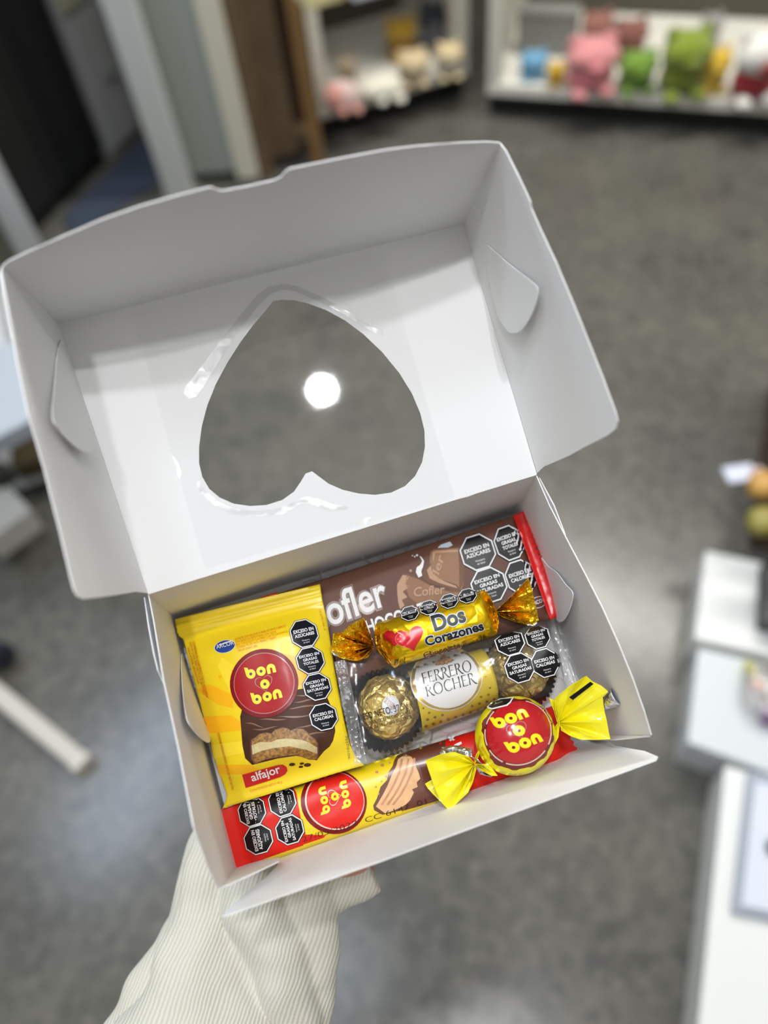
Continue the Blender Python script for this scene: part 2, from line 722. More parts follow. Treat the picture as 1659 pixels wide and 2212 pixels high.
M_WRAP = film('clear_wrapper', 1.2, .14, (60, .35, .003), haze=.015)
M_SEAL = film('clear_wrapper_seal', 3.5, .12, (160, .8, .004), haze=.12)
M_GLUE = film('dried_glue', 1.6, .25, (60, .5, .003), tint=(.93, .93, .93))
M_SHRED = film('shred_ribbon', 3.0, .2, None, tint=(.93, .92, .88), haze=.32)
M_SKIN = mat('skin', (205, 150, 125), .5)
M_GREY_METAL = mat('grey_paint', (120, 122, 118), .5)

# ------------------------------------------------------------------ the room
F0 = np.array([-4.5, -2.5, 0.0])


def box(name, c, ax, ay, hx, hy, z0, z1, m, parent=None, bev=0.0, loc=None):
    """upright box: centre c (x, y), half sizes along unit axes ax, ay"""
    ax, ay = np.array([*ax, 0.0]), np.array([*ay, 0.0])
    c = np.array([c[0], c[1], 0.0])
    V = []
    for z in (z0, z1):
        for sx, sy in ((-1, -1), (1, -1), (1, 1), (-1, 1)):
            V.append(c + ax * hx * sx + ay * hy * sy + np.array([0, 0, z]))
    F = [(0, 3, 2, 1), (4, 5, 6, 7), (0, 1, 5, 4), (1, 2, 6, 5), (2, 3, 7, 6), (3, 0, 4, 7)]
    if np.cross(ax, ay)[2] < 0:
        F = [f[::-1] for f in F]
    o = build(name, V, F, m, parent, smooth=False, loc=loc)
    if bev:
        b = o.modifiers.new('bevel', 'BEVEL')
        b.width = bev
        b.segments = 2
    return o


def structure(o):
    o['kind'] = 'structure'
    return o


def terrazzo():
    m = bpy.data.materials.new('terrazzo')
    m.use_nodes = True
    nt = m.node_tree
    b = nt.nodes['Principled BSDF']
    tc = nt.nodes.new('ShaderNodeTexCoord')
    a = nt.nodes.new('ShaderNodeTexNoise')
    a.inputs['Scale'].default_value = 3.2
    a.inputs['Detail'].default_value = 4
    v = nt.nodes.new('ShaderNodeTexVoronoi')
    v.inputs['Scale'].default_value = 56
    s = nt.nodes.new('ShaderNodeTexNoise')
    s.inputs['Scale'].default_value = 140
    for n in (a, v, s):
        nt.links.new(tc.outputs['Object'], n.inputs['Vector'])
    r = nt.nodes.new('ShaderNodeValToRGB')
    r.color_ramp.elements[0].position = .3
    r.color_ramp.elements[0].color = srgb((70, 70, 67))
    r.color_ramp.elements[1].position = .75
    r.color_ramp.elements[1].color = srgb((104, 102, 94))
    nt.links.new(a.outputs['Fac'], r.inputs[0])
    r2 = nt.nodes.new('ShaderNodeValToRGB')
    r2.color_ramp.elements[0].color = srgb((42, 42, 40))
    r2.color_ramp.elements[1].color = srgb((122, 119, 111))
    nt.links.new(v.outputs['Color'], r2.inputs[0])
    mx = nt.nodes.new('ShaderNodeMix')
    mx.data_type = 'RGBA'
    mx.inputs[0].default_value = .42
    nt.links.new(r.outputs[0], mx.inputs[6])
    nt.links.new(r2.outputs[0], mx.inputs[7])
    nt.links.new(mx.outputs[2], b.inputs['Base Color'])
    b.inputs['Roughness'].default_value = .24
    return m


structure(build('floor', [(-4.5, -2.5, 0), (4.5, -2.5, 0), (4.5, 5.2, 0), (-4.5, 5.2, 0)], [(0, 1, 2, 3)], terrazzo()))
M_WALL = mat('wall_paint', (176, 172, 160), .8)
structure(box('wall_back', (0, 4.6), (1, 0), (0, 1), 4.5, .05, 0, 2.9, M_WALL))
structure(box('wall_left', (-3.0, 1.0), (0, 1), (-1, 0), 3.6, .05, 0, 2.9, M_WALL))

M_SHELFW = mat('white_laminate', (226, 224, 214), .4)
M_SHELFP = mat('shelf_post_paint', (206, 204, 192), .45)
M_BACKP = mat('shelf_back_panel', (76, 73, 62), .7)
M_PLINTH = mat('black_plinth', (14, 14, 14), .6)


def shelf_unit(label, A, B, depth, lo, extra_post=True, second=None, w_post=.022):
    d = unit(np.array([B[0] - A[0], B[1] - A[1]]))
    bk = np.array([-d[1], d[0]])
    L = math.hypot(B[0] - A[0], B[1] - A[1]) / 2
    c = (np.array(A[:2]) + np.array(B[:2])) / 2
    cc = c + bk * depth / 2
    t = thing('shelf_unit', label, 'shelf', (cc[0], cc[1], 0), 'shop shelf units along the back')
    box('plinth', cc + bk * .02, d, bk, L, depth / 2 - .03, 0, .075, M_PLINTH, t)
    box('base_shelf', cc, d, bk, L, depth / 2, .085, .125, M_SHELFW, t, .004)
    box('back_panel', cc + bk * (depth / 2 + .012), d, bk, L, .01, .0, 1.9, M_BACKP, t)
    for s in (-1, 1):
        box('post', c + d * s * (L - w_post) + bk * .03, d, bk, w_post, .03, .126, 1.9, M_SHELFP, t, .003)
        box('side_panel', cc + d * s * (L - .008) + bk * .03, d, bk, .008, depth / 2 - .04, .126, 1.9, M_SHELFP, t)
    if second:
        box('upper_shelf', cc, d, bk, L - .05, depth / 2, second, second + .03, M_SHELFW, t, .004)
    return t, c, d, bk, L


A1, B1 = G(1050, 258), G(1660, 306)
B1x = A1 + (B1 - A1) * 1.5
UNIT_R = shelf_unit('right-hand white shelf unit holding pink, green and yellow plush toys', A1, B1x, .58, .1)
A2, B2 = G(700, 312), G(1012, 214)
A2x = A2
UNIT_L = shelf_unit('left-hand white shelf unit with cream and yellow toys, beside brown wooden stand', A2x, B2, .55, .1, second=.62)


def blob(name, c, r, m, parent, seg=18, nz=.06, sq=1.0):
    V, F = [], []
    for i in range(seg // 2 + 1):
        t = math.pi * i / (seg // 2)
        for j in range(seg):
            p = 2 * math.pi * j / seg
            q = np.array([math.sin(t) * math.cos(p), math.sin(t) * math.sin(p), math.cos(t)])
            q = np.sign(q) * np.abs(q) ** sq
            k = 1 + nz * math.sin(3 * p + 2 * t) * math.sin(t)
            V.append(np.asarray(c) + q * np.asarray(r) * k)
    for i in range(seg // 2):
        for j in range(seg):
            a, b = i * seg + j, i * seg + (j + 1) % seg
            F.append((a, a + seg, b + seg, b))
    return build(name, V, F, m, parent)


def plush(x, y, w, h, col, label, z=.125, col2=None, ears=True, name='plush_toy', cat='toy', group='plush toys on the back shelves', kind=0, back=0.0):
    """a seated plush toy whose foot stands on the shelf where the photo shows it; w, h in px"""
    p = G(x, y - 7, z)
    dist = np.linalg.norm(p - EYE)
    s = dist / FPX
    W, H = w * s * .92, h * s * .86
    t = thing(name, label, cat, p, group)
    m = mat('plush_%02x%02x%02x' % tuple(col), col, .9, sheen=.3, bump=(160, .5, .01, 3))
    m2 = m if col2 is None else mat('plush_%02x%02x%02x' % tuple(col2), col2, .9, sheen=.3, bump=(160, .5, .01, 3))
    up = np.array([0, 0, 1.0])
    if kind == 0:
        blob('body', p + up * H * .30, (W * .42, W * .36, H * .30), m2, t)
        blob('head', p + up * H * .68 - np.array([0, W * .05, 0]), (W * .46, W * .40, H * .30), m, t)
        if ears:
            for sx in (-1, 1):
                blob('ear', p + np.array([sx * W * .30, 0, H * .92]), (W * .13, W * .08, H * .13), m, t, 12)
        blob('muzzle', p + np.array([0, -W * .40, H * .60]), (W * .16, W * .12, H * .09), m2, t, 12)
        for sx in (-1, 1):
            blob('foot', p + np.array([sx * W * .24, -W * .30, H * .09]), (W * .15, W * .20, H * .09), m, t, 12)
    elif kind == 1:      # lying toy
        blob('body', p + up * H * .45, (W * .48, W * .32, H * .45), m, t)
        blob('head', p + np.array([-W * .22, -W * .22, H * .55]), (W * .26, W * .24, H * .40), m2, t)
        for sx in (-1, 1):
            blob('foot', p + np.array([W * (.18 + sx * .2), -W * .28, H * .14]), (W * .13, W * .18, H * .14), m2, t, 12)
    return t


GR = (106, 142, 42)
plush(1150, 172, 62, 52, (104, 158, 192), 'small light blue plush toy at the left end of the right-hand shelf', kind=0)
plush(1199, 188, 42, 44, (206, 166, 34), 'small yellow plush toy between the blue and pink toys', kind=0)
plush(1268, 198, 112, 104, (210, 138, 140), 'pink plush toy with wide head, left of the round green toy', col2=(216, 130, 138))
plush(1368, 198, 82, 76, GR, 'round bright green plush toy beside the pink toy', col2=(104, 142, 44))
plush(1462, 208, 104, 126, (122, 140, 36), 'tall olive green plush toy, tallest on the right-hand shelf', col2=(112, 124, 36))
plush(1530, 203, 62, 84, (212, 176, 50), 'mustard yellow plush toy between olive green toy and white toy', col2=(214, 184, 70))
plush(1614, 222, 98, 132, (226, 224, 218), 'white plush toy in dark red clothes at the right-hand edge', col2=(142, 24, 28))
plush(1282, 122, 70, 80, (142, 94, 82), 'dusty brown-pink plush toy behind the pink toy', z=.125)
plush(1352, 130, 74, 72, (128, 78, 68), 'dull maroon plush toy behind the green toys', z=.125)
plush(1524, 112, 46, 66, (150, 148, 146), 'grey plush toy standing behind the tall olive toy', z=.125)
plush(742, 246, 76, 72, (226, 200, 196), 'pale pink plush toy at the front of the left-hand shelf', col2=(222, 158, 148), kind=1)
plush(825, 218, 92, 52, (232, 230, 214), 'white plush toy lying on the left-hand shelf', kind=1)
plush(752, 188, 46, 56, (150, 134, 110), 'small taupe plush toy behind the pale pink toy')
plush(893, 184, 72, 66, (208, 188, 148), 'beige plush toy below the yellow one on the left-hand shelf', col2=(180, 168, 144))
plush(970, 172, 60, 70, (214, 194, 150), 'cream plush toy by the right-hand post of the left-hand shelf', col2=(176, 170, 150))
plush(868, 128, 72, 78, (176, 142, 36), 'golden yellow plush toy at the back of the left-hand shelf', col2=(150, 110, 36))
plush(938, 108, 66, 88, (44, 48, 58), 'dark navy plush toy behind the cream toy', col2=(110, 112, 122))

# light box behind the blue toy
pb = G(1180, 112, .125)
t = thing('cardboard_box', 'light grey box standing behind the small blue toy', 'box', pb)
d_, bk_ = UNIT_R[2], UNIT_R[3]
box('box_body', pb[:2], d_, bk_, .10, .035, .125, .25, mat('grey_carton', (122, 122, 118), .6), t, .004)
box('lid', pb[:2], d_, bk_, .103, .038, .2505, .268, mat('grey_carton_lid', (130, 130, 126), .6), t, .003)


# goods on the upper shelf of the left-hand unit
def on_upper(x, y, w, hgt, col, name, label, cat):
    p = G(x, y, .65)
    d, bk = UNIT_L[2], UNIT_L[3]
    t = thing(name, label, cat, p)
    box('box_body', p[:2] + bk * .05, d, bk, w, .05, .6505, .65 + hgt, mat('carton_%d%d%d' % tuple(col), col, .6), t, .006)
    box('lid', p[:2] + bk * .05, d, bk, w * 1.03, .052, .6505 + hgt, .66 + hgt + .012, mat('cartonlid_%d%d%d' % tuple(col), col, .5), t, .004)


on_upper(706, 14, .05, .05, (236, 226, 168), 'gift_carton', 'pale yellow carton on the upper shelf of the left-hand unit', 'box')
on_upper(815, -6, .06, .07, (226, 226, 232), 'gift_carton', 'white carton on the upper shelf near the grey back panel', 'box')

# brown wooden stand with a paper bag
M_WOOD = mat('brown_wood', (110, 90, 66), .55, noise=(9, (86, 68, 48), .3))
M_WOOD2 = mat('orange_wood', (134, 102, 60), .5, noise=(12, (108, 80, 46), .3))
M_WOODD = mat('dark_wood', (84, 62, 44), .6)
wa, wb = G(580, 378), G(690, 362)
wd = unit((wb - wa)[:2])
wk = np.array([-wd[1], wd[0]])
wm = (wa + wb)[:2] / 2
st = thing('wooden_stand', 'brown slatted wooden stand between white cabinet and shelf unit', 'stand', (wm[0], wm[1], 0))
wl_ = np.linalg.norm((wb - wa)[:2]) / 2
for s, mm in ((-1, M_WOOD), (1, M_WOOD2)):
    for q in (0, .10):
        box('leg', wm + wd * s * wl_ + wk * q, wd, wk, .022, .02, 0, .95, mm, st, .003)
box('slat_panel', wm + wk * .03 - wd * .02, wd, wk, wl_ * .55, .008, .05, .70, M_WOOD, st, .003)
box('slat_panel', wm + wk * .12, wd, wk, wl_ * .9, .008, .03, .86, M_WOODD, st, .003)
for z in (.08, .72):
    box('cross_bar', wm + wk * .07, wd, wk, wl_ * .96, .04, z, z + .03, M_WOOD, st, .003)
pbg = thing('paper_bag', 'pale blue-white paper bag resting on the brown wooden stand', 'bag', (*(wm + wk * .06), .75))
M_PAPERB = mat('bluish_paper', (192, 200, 214), .7)
box('bag_body', wm + wk * .05 + wd * .01, wd, wk, .06, .035, .751, .97, M_PAPERB, pbg, .006)
box('handle', wm + wk * .05 + wd * .01, wd, wk, .025, .004, .97, 1.02, M_PAPERB, pbg, .002)

# white cabinet left of the stand
ca, cb = G(408, 405), G(560, 392)
cd = unit((cb - ca)[:2])
ck = np.array([-cd[1], cd[0]])
cm = (ca + cb)[:2] / 2
cl = np.linalg.norm((cb - ca)[:2]) / 2
cab = thing('display_cabinet', 'grey-green white cabinet with cream front edge, left of the wooden stand', 'cabinet', (cm[0], cm[1], 0))
M_CABG = mat('grey_green_laminate', (158, 163, 156), .5)
M_CABC = mat('cream_edge', (206, 202, 184), .5)
box('cabinet_body', cm + ck * .22 - cd * .02, cd, ck, cl - .02, .2, .03, 1.6, M_CABG, cab, .004)
box('plinth', cm + ck * .24 - cd * .02, cd, ck, cl - .04, .17, 0, .029, M_PLINTH, cab)
box('front_edge', cm + cd * (cl - .03) + ck * .0, cd, ck, .035, .018, .02, 1.6, M_CABC, cab, .003)
box('handle', cm - cd * .03 + ck * .01, cd, ck, .006, .008, .7, .9, M_GREY_METAL, cab, .002)

# pale frame post and panels
fa = G(392, 432)
fp = thing('door_frame_post', 'pale grey upright post beside the dark cupboard', 'post', (fa[0], fa[1], 0))
box('post', (fa[0], fa[1] + .03), (1, 0), (0, 1), .045, .03, 0.0, 1.9, mat('pale_grey_paint', (188, 190, 188), .5), fp, .004)
box('foot_plate', (fa[0], fa[1] + .03), (1, 0), (0, 1), .06, .045, 0.0, .012, M_GREY_METAL, fp, .002)

r0, r1, r2 = G(124, 462), G(230, 352), G(306, 276)
fd = unit((r2 - r0)[:2])
fk = np.array([-fd[1], fd[0]])
if fk[0] > 0:
    fk = -fk


def row_unit(p0, p1, depth):
    c = (p0 + p1)[:2] / 2
    return c, np.linalg.norm((p1 - p0)[:2]) / 2, c + fk * depth / 2


M_CRM = mat('cream_drawer', (186, 184, 158), .55)
M_GRD = mat('light_grey_drawer', (182, 183, 181), .55)
dc_, dl, dcc = row_unit(r1 + np.array([*fd, 0]) * .04, r2, .45)
dp = thing('drawer_tower', 'cream and grey drawer tower standing behind the black cupboard', 'drawers', (*dcc, 0))
box('carcass', dcc, fd, fk, dl, .225, 0, 1.7, M_GRD, dp, .004)
for z0, z1, mm in ((.03, .44, M_GRD), (.46, .92, M_CRM), (.94, 1.4, M_CRM)):
    f = box('drawer', dc_ - fk * .012, fd, fk, dl * .95, .010, z0, z1, mm, dp, .004)
    box('knob', dc_ - fk * .034, fd, fk, .02, .010, (z0 + z1) / 2 - .01, (z0 + z1) / 2 + .01, M_GREY_METAL, f, .002)
M_BLK = mat('black_laminate', (20, 21, 22), .5)
bc_, bl, bcc = row_unit(r0 - np.array([*fd, 0]) * .25, r1, .9)
bcup = thing('black_cupboard', 'tall black cupboard in the upper left corner', 'cupboard', (*bcc, 0))
box('cupboard_body', bcc, fd, fk, bl, .44, 0, 1.7, M_BLK, bcup, .004)
for sg_ in (-1, 1):
    f = box('door', bc_ + fd * sg_ * bl * .5 - fk * .006, fd, fk, bl * .485, .010, .06, 1.68, mat('black_door', (25, 25, 25), .5), bcup, .003)
    box('handle', bc_ + fd * sg_ * bl * .1 - fk * .024, fd, fk, .008, .006, .7, .86, mat('dark_metal', (50, 50, 50), .5, metal=.6), f, .002)

# dark blue mat on the floor
mp = [G(168, 512), G(362, 385), G(318, 292), G(140, 470)]
ma = np.array(mp)
mc = ma.mean(0)
mt = thing('floor_mat', 'dark navy floor mat in front of the black cupboard', 'mat', mc)
vv = np.vstack([ma + [0, 0, .0015], ma + [0, 0, .007]])
build('mat_pile', vv, [(3, 2, 1, 0), (4, 5, 6, 7), (0, 1, 5, 4), (1, 2, 6, 5), (2, 3, 7, 6), (3, 0, 4, 7)], mat('navy_pile', (52, 62, 78), .9, bump=(200, .5, .005, 2)), mt, smooth=False)
mi = mc + (ma - mc) * 1.04
vv = np.vstack([mi + [0, 0, .0005], mi + [0, 0, .004]])
build('border', vv, [(3, 2, 1, 0), (4, 5, 6, 7), (0, 1, 5, 4), (1, 2, 6, 5), (2, 3, 7, 6), (3, 0, 4, 7)], mat('navy_edge', (40, 46, 58), .8), mt, smooth=False)

# white upright of the near-left rack, with rails and goods
ra = G(108, 620)
rk = thing('white_rack', 'white rack with grey side, lower left of the black cupboard', 'rack', (ra[0], ra[1], 0))
M_RACK = mat('rack_white', (184, 187, 190), .45)
M_RACKG = mat('rack_grey_side', (112, 114, 102), .6)
rd = unit(np.array([.30, -1.0]))
rn = np.array([-rd[1], rd[0]])
box('post', ra[:2] + rn * .0, rd, rn, .025, .035, 0, 1.05, M_RACK, rk, .003)
box('side_panel', ra[:2] - rn * .10, rd, rn, .012, .07, .05, 1.02, M_RACKG, rk, .003)
for z in (.04, .34):
    box('rack_shelf', ra[:2] - rn * .26 + rd * .42, rd, rn, .40, .22, z, z + .025, M_RACK, rk, .003)


def rack_item(x, y, z, w, l, h, col, name, label, cat, ang=0.4):
    p = G(x, y, z)
    t = thing(name, label, cat, p)
    a = np.array([math.cos(ang), math.sin(ang)])
    b = np.array([-a[1], a[0]])
    m = mat('goods_%d_%d_%d' % tuple(col), col, .55)
    box('box_body', p[:2], a, b, w, l, z + .0005, z + h, m, t, .006)
    box('lid', p[:2], a, b, w * 1.03, l * 1.03, z + h + .0005, z + h + .015, m, t, .004)
    return t


rack_item(30, 870, .366, .10, .12, .03, (168, 176, 186), 'flat_carton', 'pale blue-grey flat carton on the left rack, upper one', 'box', .5)
rack_item(82, 1000, .066, .04, .045, .04, (70, 62, 40), 'storage_box', 'dark olive box on the lower rack shelf by the lid', 'box', .2)
rack_item(28, 1150, .066, .055, .05, .06, (176, 174, 168), 'storage_box', 'light grey box at the left edge, below the dark olive box', 'box', .7)
rack_item(12, 1040, .066, .022, .022, .03, (56, 54, 48), 'storage_tin', 'dark tin at the left edge beside the light grey box', 'tin', .7)

# white bar lying on the floor at the left, dark basin above it
q0, q1 = G(-30, 1478), G(185, 1655)
qd = unit((q1 - q0)[:2])
qn = np.array([-qd[1], qd[0]])
qc = (q0 + q1)[:2] / 2
bar = thing('floor_rail', 'off-white rail lying on the grey floor at left', 'rail', (qc[0], qc[1], 0))
box('rail_bar', qc, qd, qn, np.linalg.norm((q1 - q0)[:2]) / 2, .018, .0005, .03, mat('offwhite_rail', (196, 192, 182), .5), bar, .006)
box('end_cap', q1[:2], qd, qn, .008, .020, .0, .032, mat('rail_cap', (206, 202, 192), .5), bar, .004)
hb = G(8, 1432)
bs = thing('wheel_caster', 'dark blue-black caster wheel at the left edge of the floor', 'wheel', (hb[0], hb[1], 0))
M_RUB = mat('dark_blue_rubber', (22, 28, 44), .5)
blob('tire', (hb[0], hb[1], .045), (.045, .022, .045), M_RUB, bs, 20, 0)
blob('hub', (hb[0], hb[1] - .004, .046), (.02, .024, .02), mat('hub_blue', (40, 66, 120), .4), bs, 12, 0)
box('fork', (hb[0], hb[1]), (1, 0), (0, 1), .012, .03, .09, .13, M_GREY_METAL, bs, .003)

# white display plinths on the right
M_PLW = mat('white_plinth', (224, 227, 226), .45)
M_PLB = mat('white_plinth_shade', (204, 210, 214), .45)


def plinth(name, label, quad, z, m, lipm=None):
    q = np.array([G(x, y, z) for x, y in quad])
    c = q.mean(0)
    t = thing(name, label, 'display stand', (c[0], c[1], 0), 'white display plinths on the right')
    lo = q.copy()
    lo[:, 2] = 0.0
    n = len(q)
    F = [list(range(n))[::-1], list(range(n, 2 * n))] + [[i, (i + 1) % n, n + (i + 1) % n, n + i] for i in range(n)]
    top = q.copy()
    top[:, 2] = z - .012
    a = np.cross(q[1] - q[0], q[2] - q[1])[2]
    if a < 0:
        F = [f[::-1] for f in F]
    build('plinth_body', np.vstack([c + (lo - c) * [.985, .985, 1], c + (top - c) * [.985, .985, 1]]), F, m, t, smooth=False)
    low = q.copy()
    low[:, 2] = z - .0115
    o = build('plinth_top', np.vstack([low, q]), F, lipm or m, t, smooth=False)
    b = o.modifiers.new('bevel', 'BEVEL')
    b.width = .004
    b.segments = 2
    return t, q


plinth('display_plinth', 'upper white display plinth on the right, with black tray on it', [(1524, 1188), (1700, 1226), (1700, 1424), (1500, 1380)], .10, M_PLW)
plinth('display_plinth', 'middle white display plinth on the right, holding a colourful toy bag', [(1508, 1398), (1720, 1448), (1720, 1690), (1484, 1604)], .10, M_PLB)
plinth('display_plinth', 'long white display plinth in the lower right corner', [(1566, 1652), (1740, 1700), (1760, 2330), (1496, 2330)], .10, M_PLW)


def slab(quad, z, h, name, label, cat, m, part='sheet', parent=None):
    q = np.array([G(x, y, z) for x, y in quad])
    t = parent or thing(name, label, cat, q.mean(0))
    if np.cross(q[1] - q[0], q[2] - q[1])[2] < 0:
        q = q[::-1]
    V = np.vstack([q + [0, 0, .0006], q + [0, 0, h]])
    o = build(part, V, [(3, 2, 1, 0), (4, 5, 6, 7), (0, 1, 5, 4), (1, 2, 6, 5), (2, 3, 7, 6), (3, 0, 4, 7)], m, t, smooth=False)
    b = o.modifiers.new('bevel', 'BEVEL')
    b.width = min(.003, h * .3)
    b.segments = 2
    return t


tr = slab([(1638, 1228), (1700, 1240), (1700, 1376), (1632, 1362)], .10, .03, 'black_tray', 'black tray on the upper right plinth', 'tray', mat('black_tray_plastic', (20, 22, 23), .5), 'tray_base')
slab([(1644, 1236), (1698, 1248), (1698, 1368), (1640, 1354)], .13, .012, '', '', '', mat('tray_grey', (52, 55, 56), .5), 'tray_liner', tr)
sg = slab([(1612, 1668), (1760, 1700), (1760, 2010), (1576, 1972)], .10, .012, 'framed_sheet', 'bluish white sheet in a tray on the long right plinth', 'sheet', mat('blue_grey_frame', (158, 166, 180), .5), 'frame')
slab([(1630, 1690), (1760, 1716), (1760, 1990), (1600, 1958)], .1125, .004, '', '', '', mat('bluish_white_paper', (210, 217, 230), .6), 'paper', sg)
pt = G(1668, 1832, .117)
pp = thing('brown_cookie', 'round dark brown object on the bluish sheet at the right edge', 'cookie', pt)
blob('cookie_body', pt + [0, 0, .006], (.011, .011, .006), mat('dark_brown', (72, 52, 30), .6), pp, 16, .08)
blob('chip', pt + [-.003, -.002, .011], (.003, .003, .002), mat('darker_brown', (40, 26, 16), .5), pp, 10, 0)

# toy bag on the middle plinth
bp_ = G(1650, 1510, .10)
tb = thing('toy_bag', 'clear bag with yellow, orange and purple pieces on the middle plinth', 'bag', bp_)
for (x, y, r, col, nm) in ((1620, 1446, .013, (196, 190, 40), 'yellow_piece'), (1636, 1482, .012, (206, 110, 60), 'orange_piece'),
                           (1628, 1466, .010, (170, 150, 46), 'ochre_piece'), (1655, 1512, .016, (120, 96, 70), 'brown_piece'),
                           (1662, 1548, .018, (118, 54, 122), 'purple_piece'), (1664, 1440, .014, (150, 148, 140), 'grey_piece')):
    p = G(x, y, .11)
    blob(nm, (p[0], p[1], .114), (r, r, .012), mat('bagpiece_%d_%d_%d' % col, col, .5), tb, 14, .1)
blob('bag_film', (*G(1652, 1500, .115)[:2], .122), (.042, .052, .021), film('bag_clear', 2.5, .15, (50, .6, .01), haze=.25), tb, 24, .08)

# brown shelf edge with goods at the upper right
bx = G(1668, 1080)
M_BRN = mat('brown_shelf', (78, 62, 46), .6)
bsh = thing('brown_display_rack', 'brown wooden display rack at the right edge with a white price tag', 'rack', (bx[0] + .06, bx[1], 0))
u0, u1 = G(1638, 850), G(1592, 1172)
ud = unit((u1 - u0)[:2])
un = np.array([-ud[1], ud[0]])
uc = (u0 + u1)[:2] / 2
if un[0] < 0:
    un = -un
ul = np.linalg.norm((u1 - u0)[:2]) / 2
box('rack_body', uc + un * .17, ud, un, ul, .15, 0, .22, M_BRN, bsh, .004)
box('rack_top', uc + un * .17, ud, un, ul + .01, .16, .2205, .24, mat('brown_shelf_top', (112, 92, 66), .6), bsh, .004)
pt = G(1597, 1026, .24)
tg = thing('price_tag', 'bluish white price tag hanging off the brown rack at right', 'tag', pt)
qd_ = np.array([-.2, -1.0]) / 1.02
box('card', pt[:2], (1, 0), (0, 1), .028, .019, .241, .247, mat('bluish_card', (200, 206, 226), .5), tg, .002)
box('clip', (pt[0] + .03, pt[1]), (1, 0), (0, 1), .012, .006, .240, .251, mat('tag_clip', (190, 170, 170), .5), tg, .002)
for (x, y, col, nm, lb) in ((1655, 1050, (186, 142, 66), 'orange_pouch', 'orange snack pouch beside the white price tag'),
                            (1655, 1128, (140, 132, 58), 'olive_pouch', 'olive yellow snack pouch at the right edge, below the orange one')):
    p = G(x, y, .26)
    t = thing(nm, lb, 'snack', (p[0], p[1], .24))
    blob('pouch_body', (p[0], p[1], .262), (.035, .028, .02), mat(nm, col, .5), t, 18, .05, .8)
    box('seal', (p[0] + .036, p[1]), (1, 0), (0, 1), .006, .024, .258, .266, mat(nm, col, .5), t, .001)

# ------------------------------------------------------------------ the open gift box
FBL = np.array([-0.10055, 0.17743, 1.11646])
FBR = np.array([0.06103, 0.21067, 1.1132])
FFL = np.array([-0.08093, 0.07826, 1.07777])
FFR = np.array([0.08065, 0.11151, 1.07451])
EX = unit(FBR - FBL)
EY = unit(FFL - FBL)
UP = unit(np.cross(EY, EX))
if UP[2] < 0:
    UP = -UP
HL, HR = P(320, 1284, .2929), P(1159, 1026, .3151)
PL1, PR1 = P(128, 700, .3029), P(1000, 485, .3250)
RL0, RR0 = P(165, 1293, .2341), P(1332, 930, .2576)
RL1, RR1 = P(5, 575, .2437), P(1080, 310, .2671)
SWR, SWL = P(1405, 1588, .2880), P(475, 1920, .2658)
FWL, FWR = P(482, 1978, .2643), P(1420, 1637, .2864)


def B(x, y, z):
    """the point z above the box floor that the photo shows at pixel (x, y)"""
    return on_plane((x, y), FBL + UP * z, UP)[0]


BC = (FBL + FBR + FFL + FFR) / 4
gb = thing('gift_box', 'open white cardboard gift box with heart window in its lid, held over the floor', 'box', BC - UP * .0005)
sf = Surf(FBL, FBR, FFR, FFL)
uvq = np.array([[0, 0], [1, 0], [1, 1], [0, 1]], float)


def panel(name, surf, px=None, uvp=None, holes=(), L=.006, m=None, parent=gb, thick=.00045):
    if px is not None:
        uvp = surf.uv(px, True)
    polys = [np.asarray(uvp, float)] + [surf.uv(h, True) for h in holes]
    uv, T = surf.mesh_uv(polys, L)
    X = surf.S(uv)
    T = orient(X, T, surf.n)
    o = build(name, X, T, m or M_CARD, parent, smooth=(thick == 0))
    if thick:
        s = o.modifiers.new('thickness', 'SOLIDIFY')
        s.thickness = thick
        s.offset = -1.0
    return o


panel('base_panel', sf, uvp=uvq, L=.02)
s_back = Surf(HL, HR, FBR, FBL)
panel('back_panel', s_back, uvp=uvq, L=.012)
s_left = Surf(FBL, HL, SWL, FFL, n=EX)
panel('side_panel', s_left, px=[tuple(proj(FBL[None])[0]), (322, 1284), (333, 1340), (354, 1467), (386, 1612), (419, 1786), (445, 1858), (473, 1919), tuple(proj(FFL[None])[0])])
s_right = Surf(FBR, HR, SWR, FFR, n=-EX)
panel('side_panel', s_right, px=[tuple(proj(FBR[None])[0]), (1158, 1028), (1186, 1092), (1221, 1160), (1262, 1238), (1300, 1312), (1336, 1392), (1366, 1466), (1392, 1540), (1406, 1588), tuple(proj(FFR[None])[0])])
s_front = Surf(FFL, FFR, FWR, FWL, n=-EY)
fl, fr = proj(FFL[None])[0], proj(FFR[None])[0]
panel('front_panel', s_front, px=[tuple(fl + (fr - fl) * .075), tuple(fr), (1330, 1611), (1392, 1622), (1421, 1634), (1417, 1641), (1330, 1673), (1180, 1728), (1000, 1794), (820, 1860), (650, 1920), (490, 1976), (480, 1979), (490, 1966), (516, 1942), (545, 1917), (577, 1892), (597, 1872), (603, 1859)])
# corner tab at the front left, folded round inside the front panel
s_ctab = Surf(FFL - UP * 0 + EX * .001, FFL + EX * .024, FFL + EX * .024 + (SWL - FFL), SWL, n=-EY)
panel('corner_tab', s_ctab, px=[tuple(fl), (472, 1919), (500, 1907), (560, 1880), (602, 1860), (604, 1852), (560, 1858)])
s_ctab2 = Surf(FFR - EX * .022, FFR, SWR, SWR - EX * .022, n=-EY)
panel('corner_tab', s_ctab2, px=[tuple(fr - (40, -12)), tuple(fr), (1404, 1589), (1330, 1597), (1256, 1598)])
